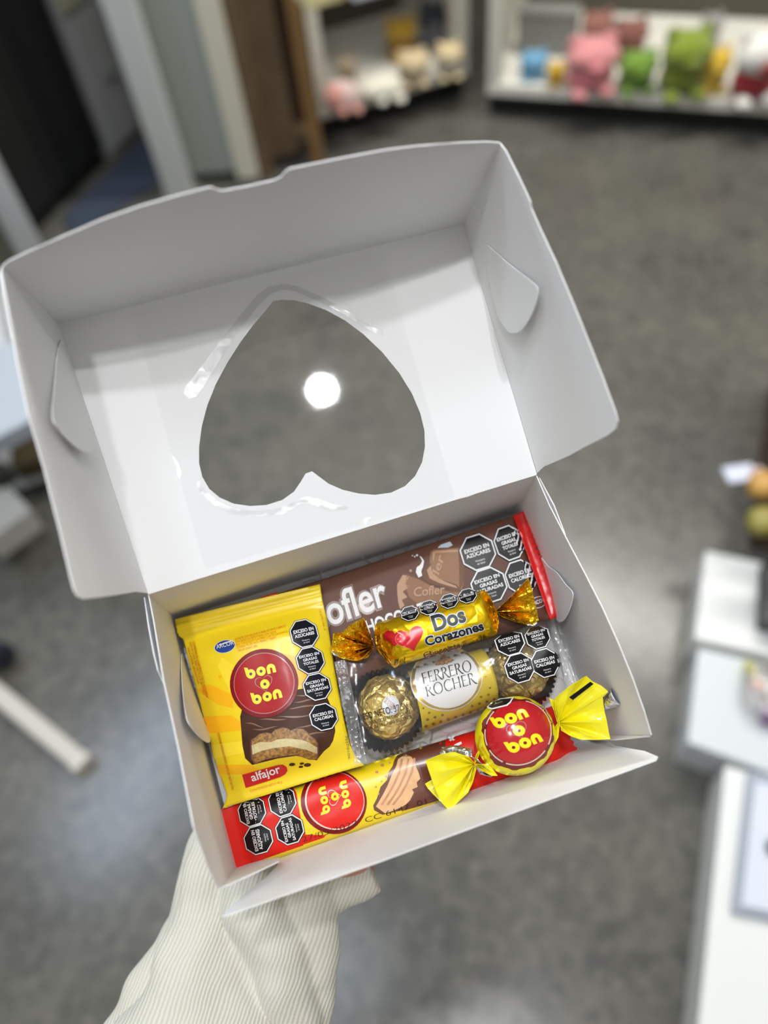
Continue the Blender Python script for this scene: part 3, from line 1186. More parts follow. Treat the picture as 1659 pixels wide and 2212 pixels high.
# outer layer of the side walls, a touch behind the inner one
s_lo = Surf(FBL - EX * .0022, HL - EX * .0028, SWL - EX * .0022, FFL - EX * .0022, n=EX)
panel('outer_wall_flap', s_lo, px=[tuple(proj((FBL - EX * .0022)[None])[0]), (313, 1290), (322, 1352), (333, 1410), (342, 1447), (352, 1470), (420, 1620), tuple(proj((FBL + (FFL - FBL) * .5)[None])[0])])
s_ro = Surf(FBR + EX * .0022, HR + EX * .0028, SWR + EX * .0022, FFR + EX * .0022, n=-EX)
panel('outer_wall_flap', s_ro, px=[tuple(proj((FBR + EX * .0022)[None])[0]), (1164, 1032), (1196, 1092), (1220, 1155), (1221, 1166), (1230, 1185), tuple(proj((FBR + (FFR - FBR) * .4)[None])[0])])


def rounded(px, k=5):
    q = np.asarray(px, float)
    n = len(q)
    out = []
    for i in range(n):
        p0, p1, p2, p3 = q[i - 1], q[i], q[(i + 1) % n], q[(i + 2) % n]
        for j in range(k):
            f = j / k
            out.append(.5 * ((2 * p1) + (p2 - p0) * f + (2 * p0 - 5 * p1 + 4 * p2 - p3) * f * f + (3 * p1 - p0 - 3 * p2 + p3) * f ** 3))
    return out


def tongue(surf, px, parent, lift, name='tuck_tongue', tip=None):
    """a round tuck tongue that has sprung a little off its wall"""
    uv0 = surf.uv(rounded(px), True)
    uv, T = surf.mesh_uv([uv0], .0025)
    pr_ = proj(surf.base(uv))
    a, b = map(np.asarray, tip)
    w = np.clip(((pr_ - a) @ (b - a)) / ((b - a) @ (b - a)), 0, 1)
    X = surf.base(uv) + surf.n * (0.0006 + lift * w ** 1.5)[:, None]
    T = orient(X, T, surf.n)
    o = build(name, X, T, M_CARD, parent, smooth=False)
    s = o.modifiers.new('thickness', 'SOLIDIFY')
    s.thickness = .0004
    s.offset = -1
    return o


tongue(s_left, [(391, 1413), (388, 1480), (388, 1545), (391, 1566), (400, 1583), (410, 1597), (421, 1607), (430, 1611), (435, 1602), (433, 1575), (426, 1540), (414, 1490), (402, 1445)], gb, .0035, tip=((395, 1415), (428, 1611)))
tongue(s_right, [(1166, 1202), (1188, 1222), (1209, 1236), (1230, 1258), (1249, 1274), (1252, 1290), (1248, 1312), (1240, 1330), (1231, 1337), (1222, 1334), (1212, 1322), (1196, 1290), (1180, 1250)], gb, .004, tip=((1170, 1204), (1240, 1335)))

# lid
s_lid = Surf(HL, HR, PR1, PL1)
HEART = [(608, 647), (590, 650), (570, 675), (547, 702), (520, 738), (490, 785), (466, 830), (448, 875), (436, 920), (430, 965), (430, 1000), (437, 1030), (452, 1056), (475, 1075), (505, 1088), (540, 1093), (575, 1091), (610, 1080), (635, 1062), (650, 1040), (660, 1023), (674, 1018), (690, 1030), (710, 1045), (740, 1058), (775, 1066), (810, 1069), (845, 1064), (875, 1050), (897, 1028), (912, 998), (918, 965), (917, 930), (908, 893), (890, 850), (862, 805), (825, 760), (785, 722), (745, 692), (705, 670), (665, 655), (635, 648)]
lid = panel('lid_panel', s_lid, px=[(320, 1283), (1160, 1025), (1000, 485), (128, 700)], holes=[HEART], L=.008)
lid['label'] = 'lid panel with a heart-shaped cut-out'
s_film = Surf(*[c + s_lid.n * .0007 for c in s_lid.c])
film_o = panel('window_film', s_film, px=[(283, 673), (826, 545), (983, 1075), (444, 1229)], L=.006, m=M_FILM, parent=lid, thick=0)
film_o['label'] = 'clear film glued behind the heart window'
s_glue = Surf(*[c + s_lid.n * .0004 for c in s_lid.c])
panel('glue_bead', s_glue, px=[(397, 850), (400, 835), (412, 822), (440, 785), (480, 730), (520, 680), (556, 636), (580, 619), (612, 613), (640, 617), (700, 643), (760, 677), (805, 707), (828, 714), (829, 724), (820, 725), (798, 713), (740, 677), (690, 652), (640, 630), (612, 625), (585, 634), (555, 664), (510, 722), (470, 785), (440, 835), (425, 856), (408, 862)], L=.004, m=M_GLUE, parent=lid, thick=0)
panel('glue_bead', s_glue, px=[(424, 1043), (430, 1040), (445, 1060), (475, 1085), (510, 1100), (555, 1104), (600, 1097), (640, 1080), (662, 1072), (690, 1078), (720, 1090), (752, 1093), (750, 1100), (715, 1104), (680, 1092), (650, 1088), (610, 1112), (560, 1116), (500, 1110), (460, 1090), (432, 1062)], L=.004, m=M_GLUE, parent=lid, thick=0)
s_ll = Surf(HL, PL1, RL1, RL0, n=EX)
llid = panel('lid_side_flap', s_ll, px=[(320, 1281), (128, 700), (10, 572), (3, 583), (16, 655), (38, 780), (62, 895), (97, 1015), (131, 1150), (152, 1240), (160, 1272), (168, 1288), (180, 1294), (240, 1287), (295, 1278)])
s_ll2 = Surf(*[c - s_ll.n * .0018 for c in (HL, PL1, RL1, RL0)], n=EX)
panel('glued_flap', s_ll2, px=[(60, 640), (8, 574), (1, 590), (8, 640), (16, 690), (26, 732), (40, 740), (90, 760)], parent=llid)
s_rl = Surf(HR, PR1, RR1, RR0, n=-EX)
rlid = panel('lid_side_flap', s_rl, px=[(1160, 1022), (1000, 485), (1079, 309), (1092, 326), (1120, 382), (1145, 436), (1147, 450), (1168, 498), (1200, 566), (1250, 686), (1300, 812), (1330, 893), (1334, 910), (1330, 926), (1310, 942), (1262, 966), (1230, 984), (1175, 1008)])
s_fl = Surf(PL1, PR1, RR1, RL1, n=EY)
flid = panel('lid_front_flap', s_fl, px=[(128, 700), (1000, 485), (1080, 309), (1050, 307), (990, 309), (900, 316), (830, 325), (740, 342), (660, 358), (626, 365), (616, 372), (608, 382), (596, 389), (540, 402), (482, 413), (470, 411), (457, 405), (445, 407), (380, 424), (300, 447), (220, 475), (130, 514), (60, 545), (20, 564), (6, 575)])
tongue(s_rl, [(1048, 527), (1075, 546), (1105, 570), (1142, 594), (1165, 608), (1177, 620), (1177, 650), (1168, 680), (1152, 705), (1138, 712), (1122, 711), (1105, 697), (1088, 676), (1068, 625), (1054, 575)], rlid, .004, tip=((1060, 560), (1150, 700)))
tongue(s_ll, [(129, 735), (112, 830), (100, 905), (113, 935), (130, 958), (146, 974), (161, 983), (173, 981), (180, 966), (172, 900), (152, 810)], llid, .003, tip=((130, 760), (150, 980)))

# ------------------------------------------------------------------ shredded filler on the box floor
fv, ff = [], []
rs = np.random.default_rng(3)


def ribbon(c, R, turns, w, tilt, ph, hgt):
    global fv, ff
    n = 26
    s = len(fv)
    a = unit(EX * math.cos(ph) + EY * math.sin(ph))
    b = unit(np.cross(UP, a) * math.cos(tilt) + UP * math.sin(tilt))
    d = unit(np.cross(a, b))
    for i in range(n):
        t = 2 * math.pi * turns * i / (n - 1)
        p = c + a * R * math.cos(t) * (1 + .3 * math.sin(2 * t)) + b * R * math.sin(t) + d * hgt * i / n
        hz = (p - FBL) @ UP
        if hz < .0012:
            p = p + UP * (.0012 - hz)
        fv.append(p - d * w / 2)
        fv.append(p + d * w / 2)
    for i in range(n - 1):
        ff.append((s + 2 * i, s + 2 * i + 1, s + 2 * i + 3, s + 2 * i + 2))


for i in range(150):
    u, v = rs.uniform(.04, .95), rs.uniform(.05, .93)
    c = FBL + (FBR - FBL) * u + (FFL - FBL) * v + UP * rs.uniform(.0035, .0065)
    lim = min(u * .165, (1 - u) * .165, v * .108, (1 - v) * .108) * .8
    ribbon(c, min(rs.uniform(.004, .010), lim + .002), rs.uniform(.5, 1.3), .0018, rs.uniform(.05, .5), rs.uniform(0, 6.28), rs.uniform(-.004, .004))
for (x, y) in ((815, 1612), (850, 1615), (795, 1625), (425, 1470), (432, 1500), (440, 1535), (415, 1440), (800, 1200), (850, 1190), (720, 1240)):
    ribbon(B(x, y, .008), .0055, 1.2, .002, .6, rs.uniform(0, 6.28), .003)
sh = build('shredded_filler', fv, ff, M_SHRED, None, True, loc=FBL)
tag(sh, 'clear curly shredded filler lying on the box floor under the sweets', 'filler', kind='stuff')


# ------------------------------------------------------------------ package profiles
def sstep(x, a, b):
    t = np.clip((x - a) / (b - a), 0, 1)
    return t * t * (3 - 2 * t)


def wob(u, v, k=1.0, s=0.0):
    return np.sin(7 * u + 3 * v + s) * .5 + np.sin(4.1 * v - 8.7 * u + 1.3 + s) * .3 + np.sin(13 * u + 9 * v + 2 * s) * .2


# --- peanut biscuit packet
al_c = [B(378, 1338, .0140), B(691, 1262, .0225), B(787, 1653, .0215), B(480, 1746, .0135)]


def al_h(u, v):
    q = sstep(v, .085, .26) * (1 - sstep(v, .80, .96))
    w = 1 - np.abs(2 * np.clip(u, 0, 1) - 1) ** 2.8
    cr = .0008 * np.maximum(0, np.sin((v - .03) * 2 * math.pi / .034)) * sstep(v, .028, .034) * (1 - sstep(v, .125, .132))
    return .0105 * q * w + cr + .0005 * wob(u, v) * q * w


s_al = Surf(*al_c, h=al_h)
al = thing('biscuit_packet', 'square yellow packet with a round red badge and a bitten biscuit picture', 'snack', (al_c[0] + al_c[1] + al_c[2] + al_c[3]) / 4 - UP * .007)
AL_OUT = [(378, 1338), (400, 1332), (480, 1312), (560, 1293), (640, 1274), (691, 1262), (697, 1300), (706, 1337), (714, 1385), (722, 1440), (733, 1500), (745, 1560), (757, 1610), (772, 1640), (787, 1653), (720, 1672), (640, 1697), (560, 1722), (500, 1740), (480, 1747), (487, 1732), (491, 1718), (478, 1675), (462, 1618), (443, 1550), (425, 1482), (408, 1420), (396, 1380), (386, 1374), (382, 1358)]
pillow('wrapper', s_al, AL_OUT, .0010, M_YEL, al, lambda u, v: .004 * sstep(v, .1, .3) * (1 - sstep(v, .75, .95)) * (1 - np.abs(2 * np.clip(u, 0, 1) - 1) ** 3) + .0003)
p = Print(s_al, 6)
# rays
for pts, m in (([(424, 1490), (452, 1478), (500, 1500), (505, 1530), (470, 1522)], M_YEL2), ([(440, 1548), (500, 1545), (520, 1560), (522, 1578), (450, 1584)], M_YEL2),
               ([(456, 1610), (525, 1600), (532, 1625), (462, 1640)], M_YEL3), ([(468, 1652), (540, 1652), (560, 1662), (532, 1672), (474, 1672)], M_YEL2),
               ([(500, 1500), (470, 1440), (480, 1420), (510, 1440), (520, 1470)], M_YEL3), ([(610, 1412), (660, 1420), (690, 1470), (650, 1490), (630, 1440)], M_YEL2)):
    p.poly(pts, m, 1)
p.ell((476, 1462), (4, -1), (1, 4), M_YEL2, 2)
p.ell((490, 1440), (9, -3), (3, 9), M_YEL3, 2)
# biscuit
CHO = [(519, 1548), (524, 1528), (540, 1512), (600, 1500), (650, 1488), (680, 1487), (704, 1500), (716, 1530), (722, 1560), (724, 1580), (719, 1600), (712, 1612), (700, 1622), (690, 1634), (684, 1642), (640, 1632), (600, 1638), (560, 1648), (545, 1652), (530, 1638), (524, 1610)]
p.poly(CHO, M_CHOC, 2)
for k, (x0, x1, y0, a) in enumerate(((640, 690, 1502, -3), (635, 690, 1516, -5), (625, 700, 1530, -6), (530, 570, 1562, 8), (560, 620, 1556, -4), (600, 680, 1550, -6), (545, 600, 1576, -5), (640, 700, 1570, -6), (648, 705, 1590, -8))):
    xs = np.linspace(x0, x1, 9)
    w = 1.6 * np.sin(np.linspace(0, math.pi, 9))
    yc = y0 + a * np.linspace(0, 1, 9) + 2 * np.sin(np.linspace(0, 5, 9) + k)
    p.poly(np.vstack([np.stack([xs, yc - w - .2], 1), np.stack([xs, yc + w], 1)[::-1]]), M_CHOC2, 3)
BITE = [(541, 1612), (542, 1598), (552, 1592), (560, 1585), (575, 1582), (586, 1584), (594, 1576), (610, 1571), (622, 1573), (628, 1578), (640, 1573), (655, 1574), (664, 1581), (672, 1590), (682, 1597), (687, 1605), (688, 1622), (686, 1640), (668, 1640), (640, 1630), (606, 1634), (575, 1640), (550, 1650), (543, 1640)]
p.poly(BITE, M_CHOC3, 4)
ctr = np.mean(BITE, 0)
p.poly([tuple(ctr + (np.array(q) - ctr) * .955) for q in BITE], M_CRUMB, 5)
p.poly([(544, 1610), (562, 1603), (586, 1603), (600, 1597), (620, 1595), (650, 1598), (668, 1604), (685, 1614), (685, 1627), (660, 1618), (625, 1612), (590, 1616), (565, 1622), (546, 1630)], M_CREAM, 6)
for c, r in (((631, 1651), 7), ((652, 1649), 5), ((664, 1652), 8), ((650, 1656), 5)):
    p.ell(c, (r, -1), (1, r * .5), M_CHOC, 2, n=9)
# tag
p.poly([(523, 1673), (600, 1652), (611, 1651), (619, 1656), (621, 1664), (616, 1672), (606, 1678), (531, 1702)], M_TAGRED, 3)
p.text('alfajor', (545, 1687), (607, 1667), 17, M_WHITE, 5, bold=.018)
# small print
p.text('ARCOR', (469, 1403), (506, 1393), 9, M_WHITE, 6)
ell = [(486, 1397)]
p.ell((486, 1397), (22.5, -6), (4.2, 13), M_WHITE, 3)
p.ell((486, 1397), (21.2, -5.6), (3.8, 12), M_BLUE, 4)
p.ell((488, 1389.5), (16, -5.5), (.6, 1.2), M_WHITE, 5, n=20)
for i, (s, a, b_) in enumerate((('ALFAJOR CON RELLENO A BASE DE MANÍ CUBIERTO', (508, 1384), (618, 1354.5)), ('CON BAÑO DE REPOSTERÍA CON LECHE', (509, 1390), (597, 1367)),
                               ('MILK CHOCOLATE FLAVORED COATED SANDWICH', (510, 1396), (621, 1366.5)), ('COOKIE/ FILLED WITH PEANUT CREAM.', (512, 1402), (598, 1379)), ('TENOR GRASO: 28%', (514, 1408.5), (556, 1397)))):
    p.text(s, a, b_, 4.6, M_ORTXT, 3)
p.text('CONSERVAR EN LUGAR FRESCO Y SECO, NO SUPERAR', (416, 1387), (446, 1508), 5, M_ORTXT, 3, up=(1, -.25))
p.text('KEEP IN COOL AND DRY PLACE (68°F MAX)', (409, 1388), (440, 1500), 4.6, M_ORTXT, 3, up=(1, -.25))
p.text('CONSUMIR PREFERENTEMENTE ANTES DE/ BEST BEFORE:', (469, 1583), (501, 1707), 5, M_ORTXT, 3, up=(1, -.25))
p.text('INDUSTRIA ARGENTINA', (405, 1400), (428, 1478), 4.2, M_ORTXT, 3, up=(1, -.25))
p.text('75270106-2', (688, 1316), (700, 1362), 4.2, M_ORTXT, 3, up=(1, -.25))
p.text('CONTENIDO NETO 40 g', (541, 1711), (610, 1691), 5, M_ORTXT, 3)
p.done('front_print', al)
# badge
p = Print(s_al, 5)
ce, cx, cy = (571, 1476), (71.5, -19), (17.5, 72)
p.ell(ce, cx, cy, M_RED2, 7)
p.ell(ce, np.array(cx) * .89, np.array(cy) * .89, M_RIM, 8)
p.ell(ce, np.array(cx) * .865, np.array(cy) * .865, M_RED, 9)
bonobon(p, ce, np.array(cx), np.array(cy), 11, M_LET, M_HOLE, M_RIM)
p.done('brand_badge', al)
for c, ls in (((656.5, 1370), EX_AZ), ((669.5, 1427), EX_GT), ((684, 1484), EX_GS), ((698, 1549), EX_CA)):
    warning(s_al, al, c, (29, -6.5), (7.5, 29), ls, L=6, lift=.0006, ink=M_NAVY)

# --- long wafer bar along the front
wf_z = .0112
wf_c = [B(474, 1750, wf_z), B(1196, 1524, wf_z), B(1246, 1632, wf_z), B(506, 1888, wf_z)]


def wf_h(u, v):
    q = sstep(u, .035, .10) * (1 - sstep(u, .93, .985))
    w = np.clip(1 - np.abs(2 * np.clip(v, 0, 1) - 1) ** 4.5, 0, 1) ** .6
    return .0072 * q * w + .0006 * wob(u * 3, v) * (1 - q) * w + .00025 * wob(u * 3, v * 2, s=2) * q * w


s_wf = Surf(*wf_c, h=wf_h)
wf = thing('wafer_bar', 'long red and yellow wafer bar lying along the front of the box', 'snack', (wf_c[0] + wf_c[1] + wf_c[2] + wf_c[3]) / 4 - UP * .0095)
zz = []
zl0, zl1 = np.array([474, 1750.]), np.array([506, 1888.])
for i in range(21):
    q = zl0 + (zl1 - zl0) * i / 20
    zz.append(tuple(q + (np.array([3.0, -.7]) if i % 2 else np.array([-1.0, .2]))))
zr = []
zr0, zr1 = np.array([1196, 1524.]), np.array([1252, 1629.])
for i in range(17):
    q = zr0 + (zr1 - zr0) * i / 16
    zr.append(tuple(q + (np.array([-3.0, .8]) if i % 2 else np.array([2.0, -.4]))))
pillow('wrapper', s_wf, zr[:1] + zr[1:] + [(1246, 1640), (1228, 1650), (1215, 1644), (1199, 1656), (1183, 1650)] + zz[::-1], .0022, [M_YEL, M_RED3, M_RED3], wf,
       lambda u, v: .0095 * sstep(u, .03, .08) * (1 - sstep(u, .93, .98)) * np.clip(1 - np.abs(2 * np.clip(v, 0, 1) - 1) ** 6, 0, 1) ** .5 + .0003,
       zones=([(440, 1720), (560, 1700), (633, 1690), (645, 1770), (660, 1806), (650, 1826), (600, 1843), (540, 1868), (480, 1900)], [(957, 1560), (1300, 1450), (1300, 1700), (962, 1728)]))
p = Print(s_wf, 6)
e_ = 1.0
RZ = zz + [(514, 1880), (560, 1860), (612, 1838), (662, 1822), (698, 1810), (704, 1804), (660, 1803), (650, 1770), (640, 1712), (633, 1701), (560, 1722)]
p.poly(RZ[::-1], M_RED3, 1)
p.poly([(852, 1642), (848, 1655), (838, 1670), (836, 1685), (822, 1700), (814, 1725), (806, 1740), (808, 1750), (826, 1760), (860, 1752), (960, 1722), (960, 1600), (930, 1607), (890, 1620), (858, 1632)], M_CHOC3, 1)
p.poly([(860, 1640), (856, 1655), (846, 1675), (838, 1695), (828, 1715), (812, 1742), (832, 1757), (852, 1750), (874, 1740), (886, 1728), (894, 1712), (890, 1705), (902, 1700), (900, 1690), (908, 1682), (904, 1668), (898, 1655), (896, 1645), (888, 1635), (876, 1630)], M_WAFER, 2)
for off in (0, 14, 27):
    pts0 = [(866 + off, 1640 - off * .1), (860 + off, 1668), (848 + off, 1695), (836 + off, 1716), (822 + off * .9, 1738)]
    q0_ = np.array(pts0)
    p.poly(np.vstack([q0_, (q0_ + [5, 1])[::-1]]), M_WAFER2, 3)
BRN = [(866, 1634), (900, 1622), (948, 1603), (962, 1600), (962, 1724), (930, 1734), (896, 1744), (870, 1751), (878, 1740), (892, 1726), (900, 1710), (908, 1700), (914, 1684), (910, 1664), (902, 1648), (890, 1634)]
p.poly(BRN, mat('print_wafer_brown', (104, 56, 40), .26, coat=.6, bump=WR), 2)
RZ2 = [(948, 1605), (1000, 1588), (1100, 1556), (1194, 1526)] + zr[2:] + [(1244, 1637), (1200, 1652), (1120, 1674), (1076, 1684), (1020, 1702), (962, 1722), (958, 1660)]
p.poly(RZ2, M_RED3, 1)
for c, r in (((826, 1653), 4), ((814, 1668), 3.5), ((835, 1677), 4), ((812, 1700), 2.5), ((824, 1688), 2), ((818, 1715), 2), ((842, 1648), 2)):
    p.ell(c, (r, -1), (1, r * .8), M_WAFER2, 2, n=7)
# crossed-out mark and white letter on the red end
p.poly([(968, 1590), (972, 1593), (983, 1598), (980, 1601), (969, 1596)], M_WHITE, 3)
p.poly([(980, 1588), (983, 1591), (974, 1602), (970, 1600)], M_WHITE, 3)
p.poly([(981, 1609), (996, 1602), (998, 1607), (984, 1614)], M_WHITE, 3)
MDOT = mat('print_date_ink', (40, 24, 16), .4)
p.text('27/05/2027  CC 6147  01', (654, 1818), (922, 1735), 10.5, MDOT, 6, bold=-.012)
p.done('front_print', wf)
p = Print(s_wf, 5)
ce, cx, cy = (721, 1732), (68, -20), (22, 66)
p.ell(ce, cx, cy, M_RED2, 4)
p.ell((723, 1730), np.array(cx) * .90, np.array(cy) * .90, M_RIM2, 5)
p.ell((724, 1729.5), np.array(cx) * .865, np.array(cy) * .865, M_RED3, 6)
bonobon(p, (722, 1722), np.array((-14, -66)) * .96, np.array((62, -18)) * .96, 8, M_LET, M_RED3, M_RIM2)
p.done('brand_badge', wf)
for c, ls, ex, ey in (((545, 1753), EX_GT, (-7, -31), (29, -9)), ((610, 1732), EX_CA, (-7, -31), (29, -9)), ((559, 1813), EX_AZ, (-7, -31), (30, -9)), ((626, 1792), EX_GS, (-7, -31), (30, -9))):
    warning(s_wf, wf, c, ex, ey, ls, L=6, lift=.0003)

# --- brown chocolate bar at the back
co_c = [B(573, 1291, .0105), B(1113, 1113, .0195), B(1187, 1337, .0195), B(645, 1512, .0105)]


def co_h(u, v):
    q = sstep(u, .03, .10) * (1 - sstep(u, .965, 1.0))
    w = np.clip(1 - np.abs(2 * np.clip(v, 0, 1) - 1) ** 6, 0, 1) ** .6
    return .0046 * q * w + .0004 * wob(u * 2, v, s=1.0) * w + .0004 * (1 - q)


s_co = Surf(*co_c, h=co_h)
sz = UP * .0
co = thing('chocolate_bar', 'large brown chocolate bar with white lettering and red sealed end, along the back', 'snack', (co_c[0] + co_c[1] + co_c[2] + co_c[3]) / 4 - UP * .004)
pillow('wrapper', s_co, [(573, 1291), (700, 1251), (850, 1202), (1000, 1152), (1060, 1130), (1113, 1113), (1150, 1224), (1187, 1337), (1100, 1366), (900, 1430), (645, 1512)], .0014, M_BROWNW, co, lambda u, v: .004 * sstep(u, .02, .1) * (1 - sstep(u, .9, 1)) * np.clip(1 - np.abs(2 * np.clip(v, 0, 1) - 1) ** 6, 0, 1) ** .6 + .0003)
zs = []
za, zb = np.array([1133, 1104.]), np.array([1214, 1328.])
for i in range(37):
    q = za + (zb - za) * i / 36
    zs.append(tuple(q + (np.array([-3.5, 1.2]) if i % 2 else np.array([.8, -.3]))))
s_cs = Surf(*[c + UP * .0002 for c in co_c], h=lambda u, v: .0009 + .0004 * np.sin(u * 2 * math.pi / .010) * (u > 1.004) + .0028 * (1 - sstep(u, .985, 1.008)) * (1 - np.abs(2 * np.clip(v, 0, 1) - 1) ** 6))
u_ = s_cs.uv([(1107, 1115)] + zs + [(1187, 1340)], True)
uv, T = s_cs.mesh_uv([u_], .0012)
X = s_cs.S(uv)
o = build('end_seal', X, orient(X, T, s_cs.n), M_REDW, co)
o['label'] = 'red sealed end with a zigzag edge'
sm = o.modifiers.new('thickness', 'SOLIDIFY')
sm.thickness = .0003
zs2 = [(573, 1291), (566, 1293), (567, 1298), (563, 1302), (566, 1308), (562, 1313), (575, 1345), (590, 1342), (606, 1336), (600, 1282)]
u_ = s_cs.uv(zs2, True)
uv, T = s_cs.mesh_uv([u_], .0015)
X = s_cs.base(uv) + UP * .0040
o = build('end_seal', X, orient(X, T, s_cs.n), M_REDW, co)
sm = o.modifiers.new('thickness', 'SOLIDIFY')
sm.thickness = .0003
p = Print(s_co, 7)
M_COH = mat('print_bar_halo', (92, 66, 56), .34, coat=.3)
M_COE = mat('print_bar_edge', (168, 146, 134), .3, coat=.3)
for m, b_, l in ((M_COE, .062, 2), (M_COH, .052, 3), (M_WHITE, .016, 4)):
    p.text('Cofler', (668 - b_ * 40, 1369), (843 + b_ * 40, 1303), 62, m, l, bold=b_, shear=.10)
p.text('CHOCOLATE', (776, 1375), (938, 1322), 27, M_WHITE, 3, bold=.03)
p.done('brand_lettering', co)
p = Print(s_co, 7)
# picture of chocolate blocks
p.poly([(868, 1241), (872, 1237), (884, 1240), (906, 1250), (930, 1262), (948, 1272), (990, 1276), (1000, 1262), (1000, 1280), (930, 1310), (870, 1316), (862, 1320), (864, 1306), (858, 1290), (862, 1280), (855, 1270), (858, 1262)], M_MILK3, 1)
p.poly([(877, 1242), (906, 1252), (935, 1268), (975, 1280), (996, 1278), (985, 1290), (950, 1304), (900, 1302), (884, 1290), (876, 1268)], M_MILK, 2)
p.poly([(858, 1262), (870, 1242), (884, 1244), (876, 1262), (884, 1268), (870, 1278), (880, 1290), (868, 1296), (874, 1308), (864, 1316), (860, 1300), (858, 1280)], M_MILK2, 2)
p.poly([(930, 1192), (938, 1187), (990, 1184), (996, 1190), (1001, 1262), (996, 1276), (975, 1262), (935, 1250), (926, 1240), (928, 1215)], M_MILK, 3)
p.poly([(990, 1186), (1003, 1196), (1004, 1230), (1000, 1262), (992, 1276), (992, 1230)], M_MILK3, 4)
p.poly([(934, 1193), (940, 1190), (988, 1188), (990, 1192), (940, 1195), (936, 1215)], M_MILK2, 4)
p.poly([(912, 1240), (920, 1225), (930, 1216), (932, 1240), (950, 1252), (985, 1262), (998, 1276), (990, 1280), (960, 1268), (930, 1262), (916, 1252)], M_MILK3, 4)
p.poly([(922, 1232), (930, 1222), (934, 1242), (960, 1256), (985, 1266), (988, 1271), (950, 1260), (928, 1250)], M_MILK2, 5)
p.poly([(898, 1236), (900, 1226), (908, 1220), (912, 1212), (906, 1202), (910, 1203), (916, 1212), (914, 1224), (910, 1234), (912, 1244), (904, 1248)], M_WHITE, 5)
for c, r in (((901, 1200), 2.4), ((896, 1203), 1.8), ((891, 1201), 1.4), ((887, 1233), 3)):
    p.ell(c, (r, 0), (0, r), M_WHITE if r < 2.5 else M_MILK2, 5, n=10)
for m, l, dx in ((M_MILK3, 5, .6), (M_MILK2, 6, 0)):
    p.text('fler', (945 + dx, 1252 + dx), (961 + dx, 1201 + dx), 16, m, l, bold=.02, shear=.2, up=(-1, -.25))
    p.text('Cofler', (895 + dx, 1289 + dx), (962 + dx, 1282 + dx), 19, m, l, bold=.02, shear=.15)
p.poly([(945, 1184), (952, 1177), (972, 1170), (978, 1178), (968, 1183)], M_HALO, 2)
p.poly([(790, 1352), (860, 1322), (1000, 1278), (1000, 1284), (870, 1328)], M_MILK3, 1)
p.done('chocolate_picture', co)
p = Print(s_co, 7)
p.text('ARCOR', (1150, 1309), (1176, 1299), 8, M_WHITE, 3, bold=.03)
p.ell((1163, 1301), (17, -5), (3.4, 12), M_WHITE, 2, inner=.88)
p.done('maker_mark', co)
for c, ls, ex, ey in (((1032, 1194), EX_AZ, (36.5, -11.5), (11.5, 37)), ((1099, 1174), EX_GT, (29.5, -10.5), (12.5, 36)), ((1056, 1265), EX_GS, (37, -12), (12, 37)), ((1124, 1247), EX_CA, (31, -10), (12.5, 36))):
    warning(s_co, co, c, ex, ey, ls, L=6, lift=.0006)


# ------------------------------------------------------------------ twisted foil ends
def fan(name, knot, outline_px, outline_z, m, parent, pleats=9, amp=.0016, rings=9, thick=.00015, curl=.0, noise=.0006, seed=1):
    """gathered wrapper end: pleats run from the knot out to a cut edge; knot = 3D, outline from the photo at height z"""
    r_ = np.random.default_rng(seed)
    pts = dens(np.array(outline_px, float), 6.0)
    # open outline: drop the closing stretch
    k = np.argmax(np.linalg.norm(pts - np.asarray(outline_px[-1]), axis=1) < 1e-6)
    pts = pts[:k + 1]
    n = len(pts)
    zz_ = np.interp(np.linspace(0, 1, n), np.linspace(0, 1, len(outline_z)), outline_z)
    E3 = np.array([B(q[0], q[1], z) for q, z in zip(pts, zz_)])
    ph = np.linspace(0, 1, n)
    V, F = [], []
    saw = 2 * np.abs(((ph * pleats + .13 * np.sin(ph * 9)) % 1) - .5) * 2 - 1
    jit = r_.normal(0, 1, n)
    for i in range(rings):
        t = i / (rings - 1)
        a = amp * math.sin(math.pi * min(1, t * .8 + .12)) * (1 - .55 * t)
        for j in range(n):
            q = knot + (E3[j] - knot) * (.04 + .96 * t)
            q = q + UP * (a * saw[j] + noise * math.sin(11 * t + 5 * ph[j] * pleats / 4 + seed) * t * (1 - t) * 3 + curl * t * t)
            q = q + (E3[j] - knot) * (.02 * jit[j] * t * (1 - t))
            V.append(q)
    for i in range(rings - 1):
        for j in range(n - 1):
            a = i * n + j
            F.append((a, a + 1, a + n + 1, a + n))
    V = np.array(V)
    nn = np.cross(V[1] - V[0], V[n] - V[0])
    if nn @ UP < 0:
        F = [f[::-1] for f in F]
    o = build(name, V, F, m, parent, smooth=False)
    s = o.modifiers.new('thickness', 'SOLIDIFY')
    s.thickness = thick
    s.offset = 0
    return o


# --- gold wrapped candy with two hearts
dz = .0275
d_c = [B(812, 1347, dz), B(1046, 1273, dz), B(1074, 1370, dz), B(852, 1442, dz)]


def d_h(u, v):
    w = np.clip(1 - np.abs(2 * np.clip(v, 0, 1) - 1) ** 2.6, 0, 1) ** .55
    q = sstep(u, -.02, .13) ** .6 * (1 - sstep(u, .90, 1.02)) ** .6
    cr = np.sin(u * 60 + 3 * np.sin(v * 9)) * .00045 * (1 - sstep(u, .04, .2) * (1 - sstep(u, .86, .98)))
    cr2 = .0009 * np.abs(np.sin(v * 11 + u * 16)) * (1 - sstep(u, .0, .30)) * sstep(v, .4, .7)
    return (.0080 * q * w) + cr * w + cr2 * w


